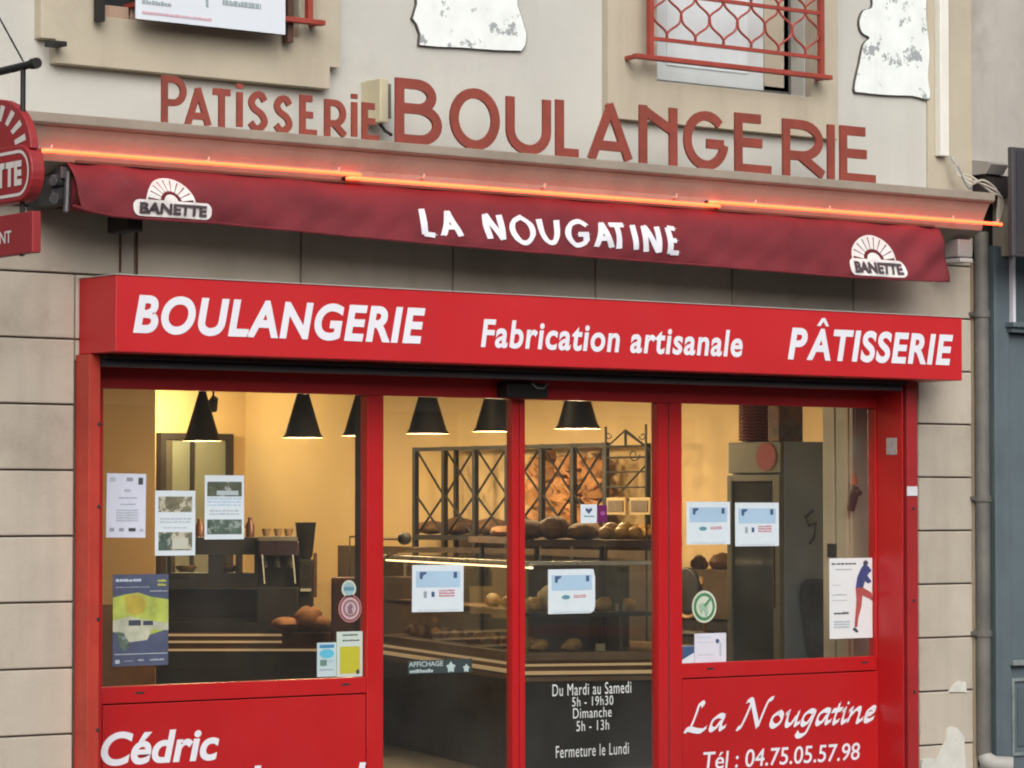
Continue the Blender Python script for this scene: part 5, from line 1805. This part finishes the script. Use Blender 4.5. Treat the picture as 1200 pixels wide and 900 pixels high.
# coffee corner: set square to a slanting counter ---------------------------
VX, VY = sin(PSI), cos(PSI)      # this corner runs at a slant, like the photo shows


def cb(mb, px0, px1, py0, py1, D, th):
    a = at((px0 + px1) / 2, py1, D=D)
    b = at((px0 + px1) / 2, py0, D=D)
    hx = (px1 - px0) / FPX * D / 2
    c = (a[0] + VX * th / 2, a[1] + VY * th / 2)
    return mb.obox(c, (R0[0], R0[1]), (VX, VY), hx, th / 2, a[2], b[2])


D1 = 22.0
cc = thing('coffee_counter', 'dark slanting coffee counter with lit strips in the big window', 'counter', (2.6, 6.8, 0))
cb(MB(), 182, 432, 764, 1060, D1, .6).build('base', M_cdark, cc)
cb(MB(), 182, 432, 742, 763.8, D1 + .01, .6).build('oak_band', M_wood, cc)
cb(MB(), 182, 330, 743, 745.5, D1 - .01, .018).build('light_strip', M_strip, cc)
cb(MB(), 182, 330, 751, 753.5, D1 - .01, .018).build('light_strip', M_strip, cc)
cb(MB(), 182, 415, 760.5, 763, D1 - .01, .018).build('light_strip', M_strip, cc)
cb(MB(), 182, 432, 730, 741.8, D1 + .1, .5).build('worktop', M_black, cc)
# back shelf unit
bu = thing('coffee_shelf', 'dark open shelf unit left of the coffee machine', 'shelf unit', tuple(at(250, 735, D=D1 + .3)))
for a, b, c_, d in ((195, 302, 672, 690), (228, 302, 630, 650), (195, 302, 724, 729.5)):
    cb(MB(), a, b, c_, d, D1 + .3, .35).build('shelf', M_black, bu)
for a, b in ((196, 200), (298, 302), (244, 262), (276, 280)):
    cb(MB(), a, b, 650.2, 671.8, D1 + .32, .3).build('side', M_black, bu)
cb(MB(), 196, 316, 690.2, 723.8, D1 + .6, .02).build('back', mat('dim brown board', (.06, .035, .022), .6, var=.3, vs=4), bu)
for j, (px, c) in enumerate(((218, (.55, .33, .10)), (269, (.50, .26, .10)))):
    p = at(px, 671, D=D1 + .45)
    o = MB().lathe([(0, .004), (.05, .004), (.075, .03), (.08, .05), (.07, .05), (.05, .012), (0, .012)], (p[0], p[1], p[2] + .002), 18).build('bowl', mat('copper bowl%s' % ('' if j else ' bright'), c, .3, metal=.6), smooth=True)
    tag(o, ['shiny copper bowl on the shelf just behind the sepia photo notice', 'small copper dish on the shelf nearer the coffee machine'][j], 'bowl')
for j, (px, h_, c) in enumerate(((234, .13, (.20, .07, .03)), (252, .17, (.05, .05, .06)), (284, .10, (.30, .20, .10)), (293, .14, (.09, .03, .02)))):
    p = at(px, 629.5, D=D1 + .45)
    o = MB().lathe([(0, 0), (.032, 0), (.034, h_ * .6), (.016, h_ * .8), (.016, h_), (0, h_)], (p[0], p[1], p[2] + .001), 14).build('jar', mat('jar %d tone' % j, c, .35), smooth=True)
    tag(o, ('reddish brown jar', 'tall black jar', 'short tan jar', 'dark red jar') [j] + ' on top of the coffee shelf unit', 'jar', 'jars on the coffee shelf')
# coffee machine
cm = thing('coffee_machine', 'dark espresso machine with steel fittings on the coffee counter', 'coffee machine', tuple(at(325, 730, D=D1 + .2)))
cb(MB(), 300, 350, 688, 730, D1 + .2, .4).build('base', M_black, cm, bevel=.01)
cb(MB(), 303, 350, 634, 652, D1 + .2, .4).build('head', mat('plum black enamel', (.03, .018, .03), .3), cm, bevel=.01)
cb(MB(), 302, 350, 652.2, 687.8, D1 + .42, .18).build('back', M_black, cm)
cb(MB(), 302, 348, 629, 633.8, D1 + .2, .36).build('cup_rail', M_alu, cm)
for px in (310, 325, 340):
    p = at(px, 655, D=D1 + .3)
    MB().tube([(p[0], p[1], p[2] + .02), (p[0], p[1], p[2] - .06)], .02, 10).build('group_head', M_alu, cm)
    MB().tube([(p[0], p[1], p[2] - .04), (p[0] - VX * .12, p[1] - VY * .12, p[2] - .05)], .01, 8).build('handle', M_black, cm)
for px in (307, 343):
    a, b = at(px, 650, D=D1 + .15), at(px + 3, 684, D=D1 + .12)
    MB().tube([a, b], .006, 6).build('steam_wand', M_edge2, cm)
for j, px in enumerate((312, 326, 338)):
    p = at(px, 628.5, D=D1 + .35)
    o = MB().lathe([(0, 0), (.022, 0), (.034, .055), (.03, .055), (.02, .006), (0, .006)], (p[0], p[1], p[2]), 14).build('cup', mat('stacked glass brown', (.25, .16, .09), .3), smooth=True)
    tag(o, 'brown cup on top of the coffee machine, %s from the shelf side' % nm[j], 'cup', 'cups on the coffee machine')
# grinder
gr = thing('coffee_grinder', 'dark coffee grinder with tall hopper beside the espresso machine', 'coffee grinder', tuple(at(360, 730, D=D1 + .25)))
p = at(358, 655, D=D1 + .35)
hz = at(358, 613, D=D1 + .35)[2] - p[2]
MB().lathe([(0, 0), (.035, 0), (.05, .02), (.075, hz), (.08, hz + .005), (0, hz + .006)], p, 18).build('hopper', M_black, gr, smooth=True)
cb(MB(), 350, 366, 655.2, 730, D1 + .28, .16).build('body', mat('smoky black', (.022, .02, .02), .3), gr, bevel=.01)
cb(MB(), 367, 371, 648, 700, D1 + .3, .05).build('side_tube', M_wood, gr, bevel=.004)
cb(MB(), 352, 364, 690, 693, D1 + .2, .08).build('fork', M_edge2, gr)
# bags of bread on the counter
for j, (a, b, c_, d) in enumerate(((318, 352, 724, 738), (345, 378, 712, 737), (362, 388, 722, 739))):
    p = at((a + b) / 2, (c_ + d) / 2, D=D1 - .05)
    w_ = (b - a) / FPX * D1 / 2
    mb = MB().blob(p, w_, .09, (d - c_) / FPX * D1 * .55, 12, 8, .12, j + 3, -PSI)
    o = mb.build('bread_bag', mat('orange kraft', (.30, .13, .05), .8, var=.3, vs=12, bump=.4), smooth=True)
    tag(o, 'orange brown bread bag lying on the coffee counter, %s from the grinder side' % nm[j], 'bread bag', 'bread bags on the coffee counter')
# brown cabinet by the post
t = thing('brown_cabinet', 'dark red brown cabinet standing behind the round window stickers', 'cabinet', tuple(at(408, 742, D=D1 - .6)))
cb(MB(), 388, 432, 677, 760, D1 - .6, .3).build('body', mat('red brown wood', (.07, .022, .014), .5, var=.2), t, bevel=.006)
cb(MB(), 391, 429, 681, 756, D1 - .615, .012).build('door', mat('red brown wood door', (.055, .016, .011), .5, var=.2), t)
# thin stand with frame (menu holder) near the post
t = thing('menu_holder', 'slim dark frame on a stand behind the cabinet', 'menu holder', tuple(at(413, 678, D=D1 - .3)))
for a, b, c_, d in ((409, 410.5, 628, 677), (410.6, 432, 628, 630)):
    cb(MB(), a, b, c_, d, D1 - .3, .02).build('bar', M_wood, t)
# pole and arm reaching over the counter behind the doors
t = thing('shelf_arm', 'thin dark bar with a knob reaching from the service shelf', 'bar', tuple(at(470, 634, D=21.2)))
MB().tube([at(430, 631, D=21.6), at(476, 632, D=21.2)], .010, 6).build('bar', M_wood, t)
MB().blob(at(474, 631, D=21.2), .05, .05, .045).build('knob', M_black, t, smooth=True)
MB().tube([at(452, 652, D=21.2), at(476, 643, D=21.2), at(500, 642, D=21.2)], .010, 6).build('brace', M_wood, t)

# fridge ------------------------------------------------------------------
fX = 3.4
yn = at(915, 560, X=fX)[1]
yf = at(853, 560, X=fX)[1]
fz = at(915, 517, X=fX)[2]
M_fg = mat('grey fridge side', (.30, .39, .50), .45, var=.12, vs=2)
M_fo = mat('olive grey fridge front', (.17, .16, .11), .5, var=.15, vs=3)
fg = thing('drinks_fridge', 'tall grey drinks fridge with glass door and red disc on its header', 'fridge', (fX + .3, (yn + yf) / 2, 0))
MB().box(fX + .03, fX + .62, yn, yf, 0.05, fz).build('cabinet', M_fg, fg, bevel=.008)
zh = at(915, 554, X=fX)[2]
MB().box(fX, fX + .0295, yn + .002, yf - .002, zh, fz - .002).build('header_panel', M_fo, fg, bevel=.004)
d = MB().box(fX - .01, fX + .0295, yn + .002, yn + .06, .3, zh - .012).box(fX - .01, fX + .0295, yf - .045, yf - .002, .3, zh - .012).box(fX - .01, fX + .0295, yn + .061, yf - .046, zh - .05, zh - .012).box(fX - .01, fX + .0295, yn + .061, yf - .046, .3, .36).build('door', M_fo, fg, bevel=.003)
MB().box(fX + .005, fX + .012, yn + .06, yf - .045, .36, zh - .05).build('door_glass', mat('dark fridge glass', (.055, .058, .046), .12, var=.3, vs=3), d)
for z in (.7, 1.0, 1.3, 1.55):
    MB().box(fX + .0125, fX + .0285, yn + .06, yf - .045, z, z + .012).build('fridge_shelf', M_fo, fg)
c = at(898, 535, X=fX)
MB().prism_x([(c[1] + .075 * cos(a * pi / 14) * 1.2, c[2] + .085 * sin(a * pi / 14)) for a in range(28)], fX - .004, fX - .0005).build('red_disc', mat('crimson disc', (.36, .012, .03), .6), fg)
MB().tube([(fX - .03, yn + .03, 1.0), (fX - .03, yn + .03, 1.5)], .008, 6).build('handle', M_black, fg)
# cable and hook on fridge side
t = MB().tube([at(953, 598, Y=yn - .02), at(944, 606, Y=yn - .02), at(948, 616, Y=yn - .02), at(956, 613, Y=yn - .02), at(954, 630, Y=yn - .02), at(949, 637, Y=yn - .02)], .010, 6).build('coiled_cable', M_black, smooth=True)
tag(t, 'short black cable curled against the fridge side', 'cable')
# hanging dark jacket
jc = [(943, 684), (948, 679), (958, 678), (968, 680), (968, 772), (950, 772), (946, 745), (943, 720), (941, 700)]
mb = MB().prism([at(a, b, Y=yn - .06)[::2] for a, b in jc], yn - .10, yn - .015)
t = mb.build('hanging_jacket', mat('navy grey cloth', (.035, .038, .055), .9, var=.3, vs=12, bump=.5), bevel=.03, sub=1)
tag(t, 'dark navy jacket hanging against the fridge side', 'jacket')
# things on the fridge
p = at(886, 517, X=fX + .17)
t = thing('wicker_basket', 'dark red wicker basket on top of the fridge', 'basket', (p[0], p[1], fz))
MB().lathe([(0, 0), (.085, 0), (.10, .09), (.10, .26), (.09, .26), (.09, .02), (0, .015)], (p[0], p[1], fz), 20).build('bowl', mat('dark wicker', (.12, .028, .022), .7, var=.3, vs=14), t)
for z in range(1, 13):
    MB().tube([(p[0] + .102 * cos(a * pi / 10), p[1] + .102 * sin(a * pi / 10), fz + .02 * z + (.004 if a % 2 else -.004)) for a in range(21)], .007, 5).build('wicker_band', mat('red wicker', (.20, .04, .03), .7), t)
a0, a1 = at(913, 517, Y=yn + .02), at(941, 517, Y=yn + .02)
t = thing('carton', 'brown picture printed carton on top of the fridge beside the basket', 'carton', ((a0[0] + a1[0]) / 2, yn + .2, fz))
MB().box(a0[0], a1[0], yn + .02, yn + .12, fz + .001, fz + .26).build('box', mat('carton print', (.28, .12, .06), .6, var=.4, vs=8, blotch=((.10, .09, .08), 6, .55)), t, bevel=.004)
MB().box(a0[0] + .01, a1[0] - .01, yn + .014, yn + .0195, fz + .02, fz + .10).build('label', mat('grey brown print', (.12, .10, .08), .6, var=.3, vs=20), t)

# hanging scanner on the pier
a = at(1003, 470, X=pX - .03)
b = at(1001, 560, X=pX - .03)
t = thing('hanging_scanner', 'black handheld scanner hanging on a cord in front of the beige pier', 'scanner', (b[0], b[1], at(1001, 598, X=pX - .03)[2]))
MB().tube([(a[0], a[1], a[2] + .3), a, b], .003, 5).build('cord', M_grey, t)
MB().tube([at(1001, 555, X=pX - .03), at(1001, 568, X=pX - .03)], [.012, .02], 8).build('orange_grip', mat('orange plastic', (.45, .10, .03), .5), t)
q0, q1, q2 = at(1003, 571, X=pX - .03), at(1001, 580, X=pX - .03), at(997, 598, X=pX - .03)
MB().tube([q0, q1, q2], [.018, .026, .022], 10).build('body', M_black, t)
MB().tube([at(1001, 574, X=pX - .03), at(1008, 578, X=pX - .03)], .016, 8).build('nose', M_black, t)
t = MB().box(pX - .03, pX - .0125, at(980, 640, X=pX)[1] - .012, at(974, 640, X=pX)[1], at(977, 653, X=pX)[2], at(977, 637, X=pX)[2]).build('wall_hook', M_black)
tag(t, 'small black wall hook above the figure poster', 'hook')

# round backed chair, table and socket in front of the amber wall
chX = 3.9
ct = at(806, 692, X=chX)
ch = thing('round_back_chair', 'dark round backed chair with pale wooden rim below the amber wall', 'chair', (chX, ct[1], 0))
ring = [(chX, ct[1] + .13 * cos(a * pi / 12), ct[2] + .15 * sin(a * pi / 12)) for a in range(24)]
MB().prism_x([(y, z) for _, y, z in ring], chX - .02, chX + .02).build('back_pad', mat('black leather', (.02, .02, .022), .5), ch, bevel=.012)
MB().tube([(chX, ct[1] + .155 * cos(a * pi / 12), ct[2] + .175 * sin(a * pi / 12)) for a in range(10, 25)], .014, 8).build('back_rim', mat('pale bent wood', (.50, .30, .14), .5), ch, smooth=True)
sz = ct[2] - .30
MB().lathe([(0, 0), (.2, 0), (.21, .02), (.2, .04), (0, .045)], (chX + .2, ct[1], sz), 20).build('seat', mat('black leather', (.02, .02, .022), .5), ch)
for sx, sy_ in ((.04, .15), (.04, -.15), (.36, .15), (.36, -.15)):
    MB().tube([(chX + sx, ct[1] + sy_, 0), (chX + sx, ct[1] + sy_ * .9, sz)], .014, 8).build('leg', M_brownwood, ch)
for sy_ in (.14, -.14):
    MB().tube([(chX + .03, ct[1] + sy_, sz + .02), (chX, ct[1] + sy_, ct[2])], .012, 8).build('stile', M_brownwood, ch)
kk = thing('sideboard', 'low brown sideboard with dark front behind the green round sticker', 'sideboard', (4.5, at(840, 700, X=4.3)[1], 0))
y0_, y1_ = at(862, 700, X=4.3)[1], at(780, 700, X=4.3)[1]
zk = at(830, 668, X=4.3)[2]
zk2 = at(830, 725, X=4.3)[2]
MB().box(4.3, 4.74, y0_, y1_, zk2 + .001, zk).build('top_box', mat('taupe board', (.17, .11, .06), .7, var=.3, vs=4), kk)
MB().box(4.32, 4.74, y0_, y1_, 0, zk2).build('base', M_dark, kk)
p = at(846, 666, X=4.5)
o = MB().blob((4.5, p[1], zk + .05), .10, .07, .06, 12, 8, .1, 5).build('round_loaf', M_brownwood, smooth=True)
tag(o, 'dark brown loaf on the sideboard beside the fridge', 'loaf')
p = at(826, 666, X=4.5)
o = MB().blob((4.45, p[1], zk + .04), .06, .05, .05, 12, 8, .2, 6).build('bun', mat('mixed brown crust', (.20, .10, .04), .6, var=.5, vs=20), smooth=True)
tag(o, 'mottled brown bun on the sideboard beside the black chair back', 'bun')
p = at(844, 655, X=RX1)
t = MB().box(RX1 - .012, RX1 - .001, p[1] - .03, p[1] + .03, p[2] - .022, p[2] + .022).build('wall_socket', mat('dark red socket', (.10, .02, .015), .5))
tag(t, 'small dark socket on the amber wall beside the fridge', 'socket')
